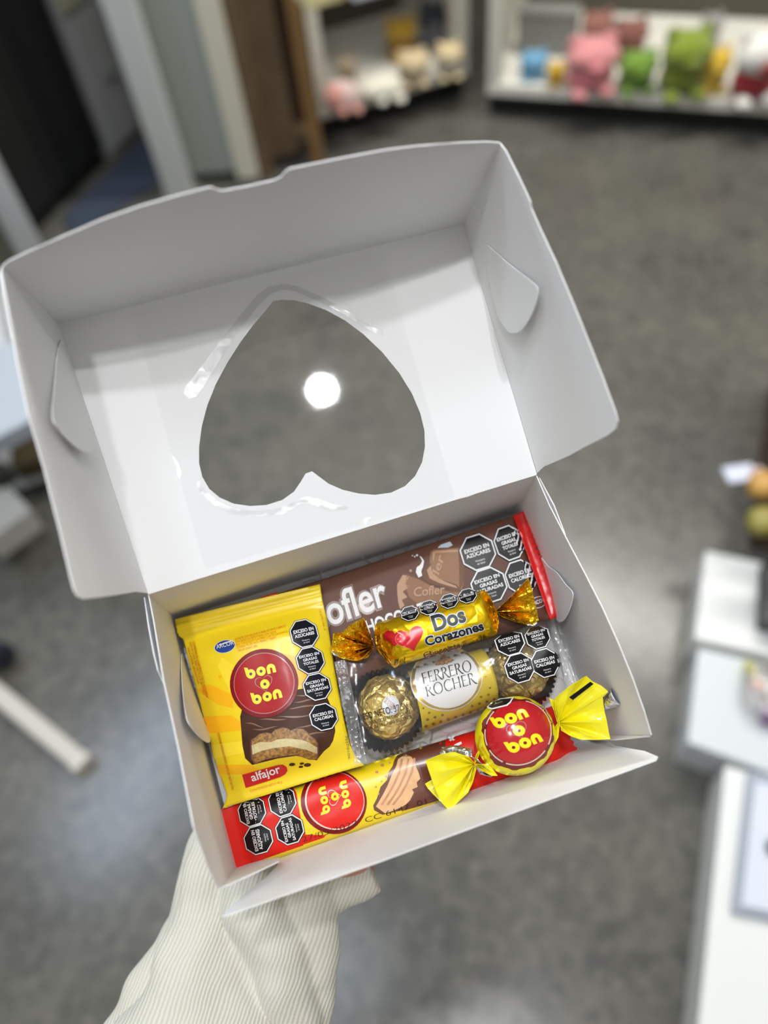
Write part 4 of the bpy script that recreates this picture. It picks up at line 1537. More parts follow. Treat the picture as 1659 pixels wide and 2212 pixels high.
s_d = Surf(*d_c, h=d_h)
dc = thing('foil_candy', 'gold foil candy with two red hearts and twisted ends, lying on the brown bar', 'candy', (d_c[0] + d_c[1] + d_c[2] + d_c[3]) / 4 - UP * .006)
pillow('wrapper', s_d, [(812, 1347), (870, 1328), (960, 1299), (1020, 1280), (1046, 1274), (1060, 1290), (1068, 1318), (1075, 1345), (1074, 1369), (1060, 1376), (980, 1400), (900, 1426), (852, 1443), (838, 1430), (824, 1412), (812, 1392), (808, 1368)], .0012, M_DOS_GOLD, dc, lambda u, v: .0045 * np.clip(1 - np.abs(2 * np.clip(v, 0, 1) - 1) ** 2.6, 0, 1) ** .55 * sstep(u, -.02, .15) * (1 - sstep(u, .88, 1.02)) + .0002)
kL, kR = B(808, 1396, dz + .001), B(1070, 1322, dz + .001)
fan('twist_end', kL, [(800, 1372), (794, 1360), (786, 1334), (770, 1342), (756, 1350), (738, 1367), (720, 1368), (717, 1388), (714, 1408), (734, 1421), (755, 1426), (776, 1428), (794, 1420), (806, 1404)], [dz + .003, dz + .008, dz + .010, dz + .006, dz + .002, dz, dz - .001, dz - .002, dz - .002], M_GOLD_TW, dc, 8, .0030, seed=2)
fan('twist_end', kR, [(1072, 1318), (1090, 1300), (1112, 1280), (1128, 1264), (1142, 1248), (1150, 1276), (1158, 1310), (1164, 1340), (1150, 1350), (1140, 1350), (1110, 1342), (1078, 1330)], [dz + .001, dz + .006, dz + .010, dz + .010, dz + .004, dz, dz - .001, dz], M_GOLD_TW, dc, 7, .0028, seed=5)
fan('twist_collar', B(815, 1394, dz + .001), [(809, 1352), (818, 1350), (826, 1372), (830, 1400), (848, 1440), (838, 1432), (824, 1415), (812, 1398)], [dz + .004, dz + .006, dz + .004, dz + .003, dz + .001, dz], M_GOLD_TW, dc, 5, .0015, seed=6)
fan('twist_collar', B(1068, 1322, dz + .001), [(1036, 1279), (1048, 1276), (1060, 1292), (1072, 1318), (1078, 1345), (1074, 1366), (1064, 1350)], [dz + .003, dz + .005, dz + .004, dz + .003, dz + .002, dz], M_GOLD_TW, dc, 5, .0015, seed=8)
fan('silver_edge', B(1148, 1344, dz - .001), [(1140, 1340), (1155, 1338), (1160, 1346), (1152, 1352), (1138, 1350)], [dz, dz + .001, dz], M_SILVER, dc, 2, .0005, seed=3)
fan('silver_edge', B(724, 1400, dz - .001), [(718, 1392), (714, 1406), (722, 1416), (730, 1418), (728, 1405)], [dz, dz + .0005, dz], M_SILVER, dc, 2, .0005, seed=4)
p = Print(s_d, 5, .0001)


def heart(c, ex, ey, m, layer):
    th = np.radians(np.linspace(0, 360, 49))[:-1]
    hx = 16 * np.sin(th) ** 3 / 16
    hy = -(13 * np.cos(th) - 5 * np.cos(2 * th) - 2 * np.cos(3 * th) - np.cos(4 * th)) / 16
    p.local(np.stack([hx, hy], 1), c, ex, ey, m, layer)


heart((853, 1377), (24, 0), (-1, 20), M_HEART, 1)
heart((886, 1379), (30, -12), (8, 27), M_HEART2, 2)
heart((886.6, 1379.5), np.array((30, -12)) * .95, np.array((8, 27)) * .95, M_HEART, 3)
p.done('heart_emblem', dc)
p = Print(s_d, 5, .0001)
for m, b_, l in ((M_HALO, .085, 4), (M_TXT, .034, 5)):
    p.text('Dos', (940 - b_ * 30, 1363), (1007 + b_ * 30, 1341), 31, m, l, bold=b_)
    p.text('Corazones', (921 - b_ * 20, 1395), (1045 + b_ * 20, 1359), 18, m, l, bold=b_)
p.text('Chocolate', (917, 1423), (997, 1400), 10, mat('print_red_brown', (92, 22, 20), .3), 5, bold=.03)
p.text('PESO NETO 17g', (1000, 1395), (1034, 1384.5), 5, M_TXT, 4)
p.text('26', (1037, 1384), (1051, 1379.5), 10, M_TXT, 4)
p.text('Bel', (852, 1437), (878, 1429), 11, M_TXT, 4, bold=-.012, shear=.4)
p.done('front_print', dc)
for c, ls in (((885, 1325.5), EX_AZ), ((926, 1313), EX_GT), ((970, 1299), EX_GS), ((1010, 1287.5), EX_CA)):
    warning(s_d, dc, c, (19.5, -5.5), (4.8, 15.5), ls, L=5, lift=.0002)

# ------------------------------------------------------------------ pack of foil balls in a clear wrapper
fz = .0125
f_c = [B(722, 1432, .0245), B(1196, 1322, .0100), B(1248, 1500, .0100), B(766, 1652, .0245)]
fp_ = thing('foil_ball_pack', 'clear pack of gold foil balls with a yellow and white printed band', 'chocolates', (f_c[0] + f_c[1] + f_c[2] + f_c[3]) / 4 - UP * .014)


def crinkle_ball(c, R, m, name, seed, sq=.92):
    V, F = [], []
    nt_, npn = 44, 72
    r_ = np.random.default_rng(seed)
    K = r_.normal(0, 1, (26, 3)) * 9
    phs = r_.uniform(0, 6.28, 26)
    for i in range(nt_ + 1):
        t = math.pi * i / nt_
        for j in range(npn):
            f = 2 * math.pi * j / npn
            q = np.array([math.sin(t) * math.cos(f), math.sin(t) * math.sin(f), math.cos(t)])
            rid = np.abs(np.sin(K @ q * .8 + phs + 1.2 * np.sin(K[::-1] @ q * .35)))
            d = (rid.mean() - .63) * .34
            V.append(c + (EX * q[0] + EY * q[1] + UP * q[2] * sq) * R * (1 + d))
    for i in range(nt_):
        for j in range(npn):
            a, b = i * npn + j, i * npn + (j + 1) % npn
            F.append((a, b, b + npn, a + npn))
    V = np.array(V)
    f = F[nt_ // 3 * npn]
    nn = np.cross(V[f[1]] - V[f[0]], V[f[2]] - V[f[0]])
    if nn @ (V[f[0]] - c) < 0:
        F = [g[::-1] for g in F]
    return build(name, V, F, m, fp_, smooth=True)


cz = .0165
cL, cR = B(840, 1526, cz), B(1118, 1443, cz)
cM = (cL + cR) / 2
RB = 67 / FPX * np.linalg.norm(cL - EYE) * .97
crinkle_ball(cL, RB, M_ROCHER, 'foil_ball', 21)
crinkle_ball(cR, RB * 1.03, M_ROCHER, 'foil_ball', 22)


def cup(c, r0, r1, z0, z1, off, n=44):
    V, F = [], []
    N = n * 4
    for k, (r, z, a) in enumerate(((r0 * .5, z0, 0), (r0, z0 + .0005, .01), ((r0 + r1) / 2, (z0 + z1) / 2, .022), (r1, z1, .04))):
        for j in range(N):
            f = 2 * math.pi * j / N
            rr = r * (1 + a * (2 * abs((j / 4.0) % 1 - .5) * 2 - 1))
            V.append(c + off * (k / 3.0) + EX * rr * math.cos(f) + EY * rr * math.sin(f) + UP * z)
    for k in range(3):
        for j in range(N):
            F.append((k * N + j, k * N + (j + 1) % N, (k + 1) * N + (j + 1) % N, (k + 1) * N + j))
    F.append(tuple(range(N))[::-1])
    o = build('paper_cup', V, F, M_CUP, fp_, smooth=False)
    s = o.modifiers.new('thickness', 'SOLIDIFY')
    s.thickness = .0002
    return o


dn_ = np.array(FBL)
cLf = cL - UP * cz
cRf = cR - UP * cz
cup(cL - UP * .0090, .0105, .0168, .0005, .0088, -EX * .0022 + EY * .0008)
cup(cR - UP * .0090, .0105, .0160, .0005, .0080, EX * .0002 + EY * .0018)

# printed band
bz = .0145
b_c = [B(877, 1450, bz), B(1036, 1400, bz), B(1071, 1522, bz), B(911, 1583, bz)]


def b_h(u, v):
    return .0158 * np.clip(1 - np.abs(2 * np.clip(v, 0, 1) - 1) ** 2.3, 0, 1) ** .55


s_b = Surf(*b_c, h=b_h)
uv, T = s_b.mesh_uv([np.array([[0, .001], [1, .001], [1, .999], [0, .999]])], .0012)
X = s_b.S(uv)
o = build('printed_band', X, orient(X, T, s_b.n), M_FERY, fp_)
s = o.modifiers.new('thickness', 'SOLIDIFY')
s.thickness = .0003
s.offset = -1
o['label'] = 'yellow band with a white oval and black serif lettering'
band = o
p = Print(s_b, 5, .0001)
# lower diamonds, growing towards the edge
e1, e2 = np.array([16.0, -4.9]), np.array([4.6, 12.0])
for i in range(11):
    for j in range(9):
        c = np.array([906, 1578]) + e1 * (i + .5 * (j % 2)) - e2 * (j + .4)
        r = 4.4 * (1 - j / 8.5)
        u0_ = s_b.uv([c])[0]
        if r < .5 or not (.02 < u0_[0] < .97 and u0_[1] < .985):
            continue
        if ((c - [965, 1466]) @ [1, 0] / 80) ** 2 + ((c - [965, 1466])[1] / 76) ** 2 < 1.05:
            continue
        p.poly([c + [r, -r * .3], c + [r * .25, r * .8], c - [r, -r * .3], c - [r * .25, r * .8]], M_FERD, 1)
ce = np.array([964, 1467])
p.ell(ce, (76, -20), (19, 66), M_FERS, 2)
p.ell(ce + [.5, -.5], (73.5, -19), (18, 63.5), M_FERG, 3)
p.ell(ce + [1, -1], (67, -17), (16.5, 60.5), M_FERW, 4)


class Serif:
    @staticmethod
    def stem(x, y0=0, y1=1, w=.13, lean=0.0):
        m = (y0 + y1) / 2
        return [(x - .03, y0), (x + .02, y0 + .03), (x + .035, m), (x, y1 - .03), (x - .04, y1), (x + w - .01, y1), (x + w, y1 - .05), (x + w, m), (x + w, y0 + .04), (x + w + .04, y0)]

    @staticmethod
    def bar(x0, x1, y, t=.055, tick=.06):
        return [(x0, y), (x1 - .05, y), (x1, y - tick * .2), (x1 + .02, y + t + tick), (x1 - .03, y + t), (x0, y + t)]


def serif_word(word, A, Bp, capv, m, layer):
    adv = {'F': .62, 'E': .64, 'R': .74, 'O': 1.0, 'C': .84, 'H': .88}
    total = sum(adv[c] for c in word)
    A, Bp = np.asarray(A, float), np.asarray(Bp, float)
    ex = (Bp - A) / total
    ey = np.asarray(capv, float)
    x = 0
    for ch in word:
        o_ = A + ex * x
        polys = []
        S_ = Serif
        if ch in 'FER':
            polys.append((S_.stem(.06), []))
        if ch in 'FE':
            polys += [(S_.bar(.12, .54, .94, .055, -.10), []), (S_.bar(.12, .46, .50, .05, -.02), [])]
        if ch == 'E':
            polys.append((S_.bar(.12, .58, .0, .055, .07), []))
        if ch == 'R':
            th = np.radians(np.linspace(90, -90, 15))
            outer = [(.18, 1.0)] + [(.30 + .27 * math.cos(t), .745 + .255 * math.sin(t)) for t in th] + [(.18, .49)]
            inner = [(.18, .54)] + [(.28 + .16 * math.cos(t), .745 + .205 * math.sin(t)) for t in th[::-1]] + [(.18, .95)]
            polys.append((outer + inner, []))
            polys.append(([(.26, .50), (.38, .50), (.62, .12), (.80, -.02), (.86, -.06), (.70, -.08), (.56, .02)], []))
        if ch == 'O':
            th = np.radians(np.linspace(0, 360, 41))[:-1]
            polys.append(([(.49 + .45 * math.cos(t), .49 + .53 * math.sin(t)) for t in th], [[(.49 + .335 * math.cos(t + .1), .49 + .485 * math.sin(t + .1)) for t in th]]))
        if ch == 'C':
            th = np.radians(np.linspace(52, 318, 31))
            polys.append(([(.48 + .44 * math.cos(t), .49 + .53 * math.sin(t)) for t in th] + [(.50 + .335 * math.cos(t), .49 + .475 * math.sin(t)) for t in th[::-1]], []))
        if ch == 'H':
            polys += [(S_.stem(.08), []), (S_.stem(.64), []), ([(.18, .48), (.68, .48), (.68, .535), (.18, .535)], [])]
        for q, hs in polys:
            f = lambda z: o_ + np.outer(np.asarray(z)[:, 0], ex) + np.outer(np.asarray(z)[:, 1], ey)
            p.poly(f(q), m, layer, [f(h) for h in hs])
        x += adv[ch]


serif_word('FERRERO', (913.5, 1479), (1021, 1449), (-4.2, -22.5), M_TXT, 6)
serif_word('ROCHER', (921, 1505.5), (1029, 1475.5), (-4.5, -23), M_TXT, 6)
p.poly([(940, 1439), (960, 1437), (982, 1428), (972, 1424), (950, 1426), (944, 1432)], M_NUT2, 6)
for (x, y) in ((947, 1435), (955.5, 1434.5), (965, 1432.5), (973, 1429), (951, 1428.5), (959, 1427.5), (967, 1426.5), (955, 1423), (962, 1422), (958, 1418.5)):
    p.ell((x, y), (4.6, 0), (0, 4.2), M_NUT2, 7, n=14)
    p.ell((x - .3, y - .4), (4.0, 0), (0, 3.6), M_NUT, 8, n=14)
pb_ = p.done('band_print', band)
pb_.parent = band

# oval sticker on the left ball
s_st = Surf(*[cL + UP * (RB * .955) + a * EX * .02 + b * EY * .02 for a, b in ((-1, -1), (1, -1), (1, 1), (-1, 1))],
            h=lambda u, v: RB * .92 * (np.sqrt(np.clip(1 - ((2 * u - 1) ** 2 + (2 * v - 1) ** 2) * (.02 / RB) ** 2, .05, 1)) - 1) + .0012)
p = Print(s_st, 4)
p.ell((844, 1524), (18, 6), (-5, 21), mat('sticker_white', (220, 220, 226), .3, coat=.3), 1)
p.ell((844, 1524), (16.8, 5.6), (-4.7, 19.8), M_FERS, 2, inner=.94)
p.text('FERRERO', (832, 1511), (854, 1530), 6, M_NUT2, 3)
p.text('ROCHER', (829, 1517), (849, 1534), 6, M_NUT2, 3)
p.done('oval_sticker', fp_)

# the clear wrapper itself


def f_h(u, v):
    q = sstep(u, .05, .22) * (1 - sstep(u, .86, .97))
    w = np.clip(1 - np.abs(2 * np.clip(v, 0, 1) - 1) ** 2.6, 0, 1) ** .6
    zb = .0245 + (.0100 - .0245) * u
    return (.0338 - zb) * q * w + .0006 * wob(u * 4, v * 2, s=.6) * w


s_f = Surf(*f_c, h=f_h)
uv, T = s_f.mesh_uv([np.array([[.045, 0.0], [.965, 0.0], [.965, 1.0], [.045, 1.0]])], .0022)
X = s_f.S(uv)
o = build('clear_wrapper', X, orient(X, T, s_f.n), M_WRAP, fp_)
o['label'] = 'see-through wrapper around the balls'
for u0_, u1_ in ((.0, .05), (.955, 1.03)):
    uv, T = s_f.mesh_uv([np.array([[u0_, -.01], [u1_, -.01], [u1_, 1.01], [u0_, 1.01]])], .0009)
    X = s_f.base(uv) + UP * (.0010 + .0005 * np.sin(uv[:, 0] * 2 * math.pi / .014) + .0016 * np.sin(uv[:, 1] * 5 + u0_ * 3))[:, None]
    o = build('crimped_seal', X, orient(X, T, s_f.n), M_SEAL, fp_)
    o['label'] = 'ridged clear seal'
p = Print(s_f, 5, .0004)
p.text('PESO NETO: 37,5 g', (780, 1557), (883, 1530), 14, M_TXT, 1)
p.text('BOMBONES CUBIERTOS CON CHOCOLATE', (757, 1577), (887, 1541), 7, M_TXT, 1)
p.text('CON LECHE Y AVELLANAS RELLENOS', (768, 1585), (890, 1551), 7, M_TXT, 1)
p.text('7527/01/06', (745, 1590), (752, 1640), 5, M_TXT, 1, up=(1, -.2))
p.done('wrapper_print', fp_)
for c, ls, cut, ex, ey in (((1101, 1388), EX_AZ, -.62, (31, -8.5), (9, 28)), ((1161, 1377), EX_GT, -.80, (26, -7), (8, 25)), ((1122, 1443), EX_GS, None, (31, -8.5), (9.5, 31)), ((1177, 1432), EX_CA, None, (29, -8), (9, 30))):
    warning(s_f, fp_, c, ex, ey, ls, L=6, lift=.0004, cut=cut, foot='salud')

# ------------------------------------------------------------------ round candy in a lemon twist wrapper
nz = .0300
nc = np.array([1113.0, 1590.0])
ax_, ay_ = np.array([83, -26.0]), np.array([26, 82.0])
n_c = [B(*(nc - ax_ - ay_), nz), B(*(nc + ax_ - ay_), nz), B(*(nc + ax_ + ay_), nz), B(*(nc - ax_ + ay_), nz)]


def n_h(u, v):
    x, y = 2 * u - 1, 2 * v - 1
    r = np.sqrt(x * x + y * y)
    th = np.arctan2(y, x)
    pl = (np.abs(np.cos(th + .15)) ** 6) * np.sin(th * 26) * .00035 * sstep(r, .45, .9)
    return .0135 * np.clip(1 - np.clip(r, 0, 1) ** 2.3, 0, 1) ** .6 + pl


s_n = Surf(*n_c, h=n_h)
bn = thing('bonbon', 'round lemon-yellow twist-wrapped bonbon with a red badge, at the front right', 'candy', B(*nc, nz) - UP * .012)
ring = [tuple(nc + ax_ * math.cos(t) + ay_ * math.sin(t)) for t in np.linspace(0, 2 * math.pi, 61)[:-1]]
pillow('wrapper', s_n, ring, .0014, M_TWYEL, bn, lambda u, v: .0105 * np.clip(1 - np.clip(np.hypot(2 * u - 1, 2 * v - 1), 0, 1) ** 2.3, 0, 1) ** .6)
p = Print(s_n, 5)
M_BR = mat('print_bonbon_red', (182, 16, 26), .16, coat=.9, bump=(45, .35, .004, 2))
M_BR2 = mat('print_bonbon_maroon', (112, 10, 20), .18, coat=.8)
ce, cx, cy = np.array([1117, 1586.0]), np.array([77, -25.0]), np.array([23, 74.0])
th = np.linspace(0, 360, 61)[:-1]
rr = np.where(np.cos(np.radians(th * 13)) > .3, 1.0, .965)
rr = np.where((th > 160) & (th < 200), .90, rr)
p.poly([tuple(ce + (cx * math.cos(math.radians(a)) + cy * math.sin(math.radians(a))) * r) for a, r in zip(th, rr)], M_BR2, 1)
for t0, t1 in ((-60, 40), (52, 128), (134, 166), (176, 205), (214, 240)):
    p.ell(ce + [2, -3], cx * .90, cy * .90, M_RIM2, 2, inner=.965, n=24, t0=t0, t1=t1)
p.ell(ce + [3, -4], cx * .855, cy * .86, M_BR, 3)
bonobon(p, (1118, 1577), np.array([79, -31.0]), np.array([45, 78.0]) * .88, 5, M_LET, M_BR2, M_RIM, ro=.150)
o_oct = [(1053, 1528), (1060, 1518), (1082, 1510), (1110, 1508), (1103, 1520), (1096, 1526), (1064, 1534), (1056, 1532)]
p.poly(o_oct, M_WHITE, 6)
p.poly([(1056, 1528), (1062, 1520), (1083, 1512), (1106, 1510), (1101, 1518), (1094, 1523.5), (1064, 1531)], M_BLACK, 7)
p.text('H', (1068, 1524), (1080, 1520), 8, M_WHITE, 8, bold=.03, up=(.9, -.4))
p.text('INDUSTRIA ARGENTINA', (1036, 1590), (1030, 1622), 3.2, M_ORTXT, 3, up=(1, 0))
p.text('BOMBON CON RELLENO', (1034, 1618), (1050, 1646), 3.2, M_ORTXT, 3, up=(1, -.5))
p.text('INGREDIENTES: AZUCAR', (1040, 1614), (1058, 1642), 3.2, M_ORTXT, 3, up=(1, -.5))
p.done('brand_badge', bn)
kl, kr = B(1024, 1650, nz + .000), B(1204, 1560, nz + .001)
fan('twist_end', kl, [(1022, 1646), (1012, 1634), (998, 1630), (981, 1624), (954, 1629), (919, 1643), (925, 1662), (932, 1682), (940, 1705), (954, 1734), (971, 1752), (992, 1730), (1012, 1711), (1022, 1688), (1028, 1662)], [nz + .002, nz + .006, nz + .008, nz + .005, nz + .003, nz + .001, nz - .002, nz - .003, nz - .001, nz + .001], M_TWYEL, bn, 5, .0022, seed=11)
fan('twist_end', B(1020, 1655, nz - .002), [(960, 1668), (918, 1693), (924, 1703), (936, 1716), (952, 1732), (965, 1730)], [nz - .004, nz - .005, nz - .004], M_TWYEL, bn, 2, .0008, seed=12)
fan('twist_end', kr, [(1200, 1540), (1199, 1508), (1230, 1482), (1267, 1460), (1280, 1472), (1297, 1480), (1314, 1494), (1302, 1506), (1306, 1535), (1312, 1565), (1319, 1597), (1290, 1598), (1256, 1598), (1232, 1590), (1212, 1578)], [nz + .004, nz + .010, nz + .012, nz + .010, nz + .012, nz + .008, nz + .006, nz + .004, nz + .003, nz + .002], M_TWYEL, bn, 5, .0026, seed=13)
# gathered necks
fan('twist_neck', B(1204, 1562, nz + .002), [(1186, 1508), (1198, 1512), (1204, 1530), (1209, 1560), (1206, 1592), (1192, 1620), (1180, 1600)], [nz + .003, nz + .005, nz + .004, nz + .002, nz], M_TWYEL, bn, 6, .0014, seed=15)
fan('twist_neck', B(1026, 1650, nz + .001), [(1040, 1612), (1028, 1630), (1024, 1650), (1040, 1664), (1062, 1676), (1075, 1676), (1056, 1650)], [nz, nz + .002, nz + .002, nz], M_TWYEL, bn, 5, .0014, seed=16)
fan('silver_strip', B(1060, 1674, nz - .004), [(1018, 1634), (1032, 1640), (1042, 1652), (1068, 1674), (1060, 1678), (1038, 1672), (1022, 1652)], [nz + .003, nz + .004, nz + .002, nz - .001, nz - .001, nz + .001], M_SILVER, bn, 3, .0008, seed=17)
fan('silver_strip', B(990, 1640, nz - .003), [(950, 1628), (954, 1614), (985, 1610), (1018, 1618), (1020, 1634)], [nz - .003, nz - .001, nz - .001, nz], M_SILVER, bn, 3, .0008, seed=18)
# silver roll at the right-hand tip
ra_, rb_ = B(1296, 1526, nz + .004), B(1330, 1506, nz + .010)
dd = unit(rb_ - ra_)
e_1 = unit(np.cross(dd, UP))
e_2 = np.cross(dd, e_1)
V, F = [], []
for i in range(7):
    t = i / 6
    for j in range(24):
        f = 2 * math.pi * 1.35 * j / 23
        r = (.0020 + .0018 * t) * (1 + .16 * j / 23)
        V.append(ra_ + (rb_ - ra_) * t * 1.15 + e_1 * r * math.cos(f) + e_2 * r * math.sin(f))
for i in range(6):
    for j in range(23):
        a = i * 24 + j
        F.append((a, a + 1, a + 25, a + 24))
o = build('silver_roll', V, F, M_SILVER, bn)
s = o.modifiers.new('thickness', 'SOLIDIFY')
s.thickness = .0002
p_ = Surf(B(1199, 1506, nz + .011), B(1290, 1460, nz + .0135), B(1310, 1500, nz + .0095), B(1215, 1548, nz + .008))
pr_ = Print(p_, 6, .0006)
pr_.poly([(1228, 1505), (1274, 1471), (1281, 1476), (1236, 1511)], M_BLACK, 1)
pr_.done('wrapper_stripe', bn)

# ------------------------------------------------------------------ the person holding the box
hand_c = B(760, 1760, -.016)
per = None


def skin_mesh(name, joints, edges, m, sub=2):
    me = bpy.data.meshes.new(name)
    base = joints[0][0]
    me.from_pydata([tuple(np.asarray(j[0]) - base) for j in joints], edges, [])
    me.materials.append(m)
    o = bpy.data.objects.new(name, me)
    COL.objects.link(o)
    o.location = tuple(base)
    sk = o.modifiers.new('skin', 'SKIN')
    sk.use_smooth_shade = True
    for i, j in enumerate(joints):
        rr_ = j[1] if isinstance(j[1], tuple) else (j[1], j[1])
        me.skin_vertices[0].data[i].radius = rr_
        me.skin_vertices[0].data[i].use_root = (i == 0)
    sb = o.modifiers.new('subdivision', 'SUBSURF')
    sb.levels = sub
    sb.render_levels = sub
    return o


# forearm, palm under the box floor, five fingers spread against its underside
J, Eg = [], []


def jt(p, r):
    J.append((np.asarray(p, float), r))
    return len(J) - 1


palm = jt(B(740, 1690, -.0155), .014)
wrist = jt(B(620, 1850, -.046), .012)
fore = jt(B(545, 1990, -.055), .013)
elbow = jt(B(330, 2800, -.064), .018)
Eg += [(palm, wrist), (wrist, fore), (fore, elbow)]
for (x, y), (x1, y1), (x2, y2), (x3, y3), r in (((690, 1600), (668, 1540), (650, 1490), (640, 1450), .0085), ((740, 1590), (738, 1520), (735, 1460), (732, 1410), .009),
                                                ((790, 1592), (805, 1525), (818, 1470), (826, 1425), .0086), ((835, 1612), (868, 1555), (890, 1515), (905, 1480), .0075)):
    a = jt(B(x, y, -.0145), .0115)
    b = jt(B(x1, y1, -.0105), r)
    c = jt(B(x2, y2, -.0100), r * .92)
    d = jt(B(x3, y3, -.0090), r * .78)
    Eg += [(palm, a), (a, b), (b, c), (c, d)]
a = jt(B(700, 1830, -.0260), .011)
b = jt(B(745, 1872, -.0250), .0090)
c = jt(B(782, 1866, -.0230), .0080)
d = jt(B(806, 1856, -.0220), .0066)
Eg += [(palm, a), (a, b), (b, c), (c, d)]
per = skin_mesh('person', J, Eg, M_SKIN)
tag(per, "person's hand and forearm in cream knit sleeve, holding the gift box from below", 'person')


def sleeve_mat():
    m = bpy.data.materials.new('cream_knit')
    m.use_nodes = True
    nt = m.node_tree
    b = nt.nodes['Principled BSDF']
    b.inputs['Roughness'].default_value = .9
    b.inputs['Sheen Weight'].default_value = .25
    tc = nt.nodes.new('ShaderNodeTexCoord')
    mp_ = nt.nodes.new('ShaderNodeMapping')
    nt.links.new(tc.outputs['Object'], mp_.inputs[0])
    # rows of stitches run along the arm
    dirv = Vector(unit(J[3][0] - J[1][0]))
    side = Vector(unit(np.cross(UP, np.array(dirv))))
    rot = Matrix((side, Vector(np.cross(np.array(dirv), np.array(side))), dirv)).to_euler()
    mp_.vector_type = 'POINT'
    mp_.inputs['Rotation'].default_value = rot
    nz_ = nt.nodes.new('ShaderNodeTexNoise')
    nz_.inputs['Scale'].default_value = 26
    ad = nt.nodes.new('ShaderNodeMixRGB')
    ad.blend_type = 'ADD'
    ad.inputs[0].default_value = .008
    nt.links.new(mp_.outputs[0], ad.inputs[1])
    nt.links.new(tc.outputs['Object'], nz_.inputs['Vector'])
    nt.links.new(nz_.outputs['Color'], ad.inputs[2])
    w1 = nt.nodes.new('ShaderNodeTexWave')
    w1.bands_direction = 'X'
    w1.inputs['Scale'].default_value = 185
    w1.inputs['Distortion'].default_value = 1.2
    w1.inputs['Detail'].default_value = 2
    w1.inputs['Detail Scale'].default_value = 1.5
    w2 = nt.nodes.new('ShaderNodeTexWave')
    w2.bands_direction = 'Z'
    w2.inputs['Scale'].default_value = 240
    w2.inputs['Distortion'].default_value = 1.5
    nt.links.new(ad.outputs[0], w1.inputs['Vector'])
    nt.links.new(ad.outputs[0], w2.inputs['Vector'])
    fz_ = nt.nodes.new('ShaderNodeTexNoise')
    fz_.inputs['Scale'].default_value = 1400
    nt.links.new(tc.outputs['Object'], fz_.inputs['Vector'])
    a1 = nt.nodes.new('ShaderNodeMath')
    a1.operation = 'MULTIPLY_ADD'
    a1.inputs[1].default_value = .16
    nt.links.new(w2.outputs['Fac'], a1.inputs[0])
    nt.links.new(w1.outputs['Fac'], a1.inputs[2])
    a2 = nt.nodes.new('ShaderNodeMath')
    a2.operation = 'MULTIPLY_ADD'
    a2.inputs[1].default_value = .7
    nt.links.new(fz_.outputs['Fac'], a2.inputs[0])
    nt.links.new(a1.outputs[0], a2.inputs[2])
    bp = nt.nodes.new('ShaderNodeBump')
    bp.inputs['Strength'].default_value = .38
    bp.inputs['Distance'].default_value = .0006
    nt.links.new(a2.outputs[0], bp.inputs['Height'])
    nt.links.new(bp.outputs[0], b.inputs['Normal'])
    r = nt.nodes.new('ShaderNodeValToRGB')
    r.color_ramp.elements[0].color = srgb((198, 194, 180))
    r.color_ramp.elements[1].color = srgb((214, 211, 197))
    r.color_ramp.elements[0].position = .15
    r.color_ramp.elements[1].position = .7
    nt.links.new(w1.outputs['Fac'], r.inputs[0])
    nt.links.new(r.outputs[0], b.inputs['Base Color'])
    return m


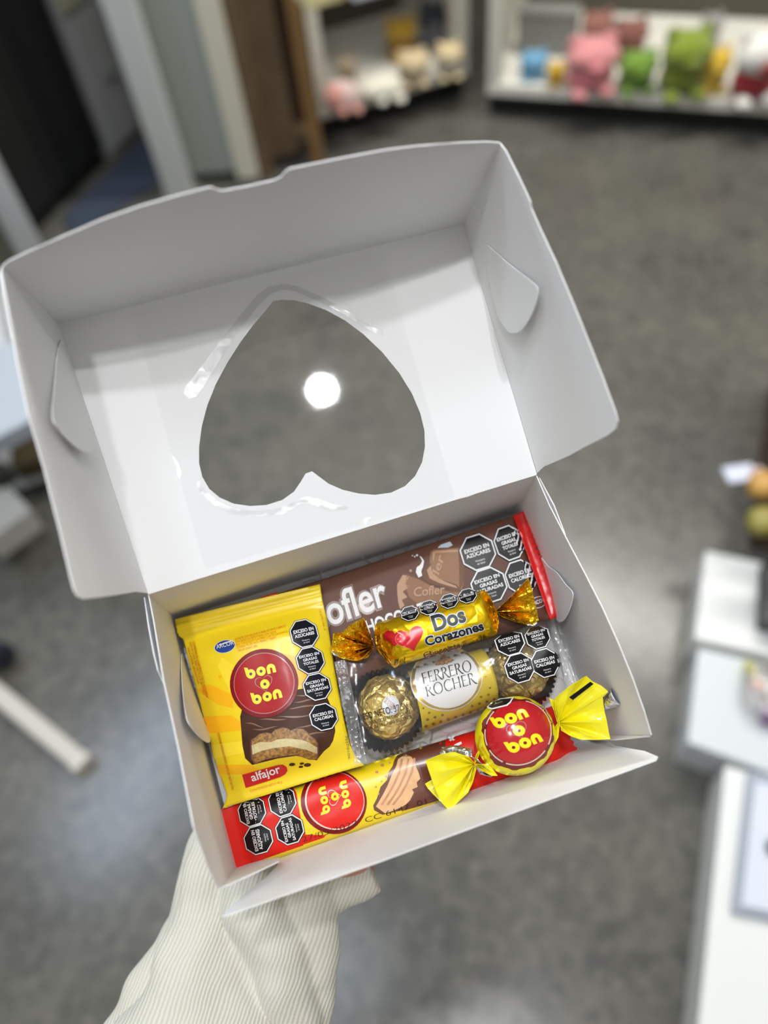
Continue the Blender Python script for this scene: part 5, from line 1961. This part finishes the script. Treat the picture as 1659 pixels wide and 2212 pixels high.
def tube_mesh(sections, flat=.58, seg=40):
    """sections: (x, y, half width px, depth below the box floor)"""
    P3, W3 = [], []
    for x, y, hw, z in sections:
        q = B(x, y, z)
        P3.append(q)
        W3.append(hw / FPX * np.linalg.norm(q - EYE))
    P3 = np.array(P3)
    # resample smoothly
    n = 10 * (len(P3) - 1) + 1
    t = np.linspace(0, len(P3) - 1, n)

    def cr(A):
        A = np.asarray(A, float)
        out = []
        for s in t:
            i = min(int(s), len(A) - 2)
            f = s - i
            p0, p1, p2, p3 = A[max(i - 1, 0)], A[i], A[i + 1], A[min(i + 2, len(A) - 1)]
            out.append(.5 * ((2 * p1) + (p2 - p0) * f + (2 * p0 - 5 * p1 + 4 * p2 - p3) * f * f + (3 * p1 - p0 - 3 * p2 + p3) * f ** 3))
        return np.array(out)
    C_ = cr(P3)
    Wd = cr(W3)
    V, F = [], []
    for i in range(n):
        d = unit(C_[min(i + 1, n - 1)] - C_[max(i - 1, 0)])
        vw = unit(EYE - C_[i])
        a = unit(np.cross(d, vw))
        b = np.cross(a, d)
        for j in range(seg):
            f = 2 * math.pi * j / seg
            V.append(C_[i] + a * Wd[i] * math.cos(f) + b * Wd[i] * flat * math.sin(f))
    for i in range(n - 1):
        for j in range(seg):
            F.append((i * seg + j, i * seg + (j + 1) % seg, (i + 1) * seg + (j + 1) % seg, (i + 1) * seg + j))
    F.append(tuple(range(seg))[::-1])
    F.append(tuple((n - 1) * seg + j for j in range(seg)))
    return V, F


parts = [
    [(590, 1770, 120, -.050), (565, 1850, 138, -.052), (552, 1930, 150, -.054), (545, 2010, 158, -.055), (525, 2090, 168, -.056), (495, 2180, 188, -.057), (455, 2330, 210, -.058), (380, 2600, 235, -.062), (290, 2950, 260, -.066)],
    [(470, 1800, 38, -.024), (446, 1880, 50, -.024), (440, 1960, 48, -.025), (436, 2040, 84, -.026), (440, 2120, 112, -.027), (436, 2200, 146, -.028), (420, 2330, 170, -.029), (370, 2600, 190, -.034), (300, 2880, 190, -.042)],
    [(540, 1850, 52, -.022), (548, 1950, 58, -.019), (590, 2040, 60, -.018), (620, 2130, 50, -.020), (646, 2210, 40, -.024), (660, 2330, 36, -.028)],
    [(668, 1880, 48, -.024), (672, 1950, 54, -.022), (694, 2030, 40, -.021), (694, 2100, 32, -.024), (690, 2170, 22, -.029), (680, 2330, 20, -.034)],
    [(640, 1960, 60, -.030), (690, 1915, 68, -.028), (735, 1885, 66, -.026), (775, 1868, 62, -.024), (803, 1858, 58, -.023)],
]
SV, SF = [], []
for s_, fl_ in zip(parts, (.62, .72, .85, .9, .55)):
    v, f = tube_mesh(s_, fl_)
    k = len(SV)
    SV += list(v)
    SF += [tuple(i + k for i in g) for g in f]
slv = build('sweater_sleeve', SV, SF, sleeve_mat(), per)
slv['label'] = 'cream knitted sleeve'
bmx = bmesh.new()
bmx.from_mesh(slv.data)
bmesh.ops.recalc_face_normals(bmx, faces=bmx.faces[:])
bmx.to_mesh(slv.data)
bmx.free()
rm = slv.modifiers.new('knit_surface', 'REMESH')
rm.mode = 'VOXEL'
rm.voxel_size = .0013
rm.use_smooth_shade = True
sm = slv.modifiers.new('soften', 'SMOOTH')
sm.factor = .5
sm.iterations = 9
tx = bpy.data.textures.new('knit_folds', 'CLOUDS')
tx.noise_scale = .028
tx.noise_depth = 1
dpm = slv.modifiers.new('soft_folds', 'DISPLACE')
dpm.texture = tx
dpm.strength = .007
dpm.mid_level = .5
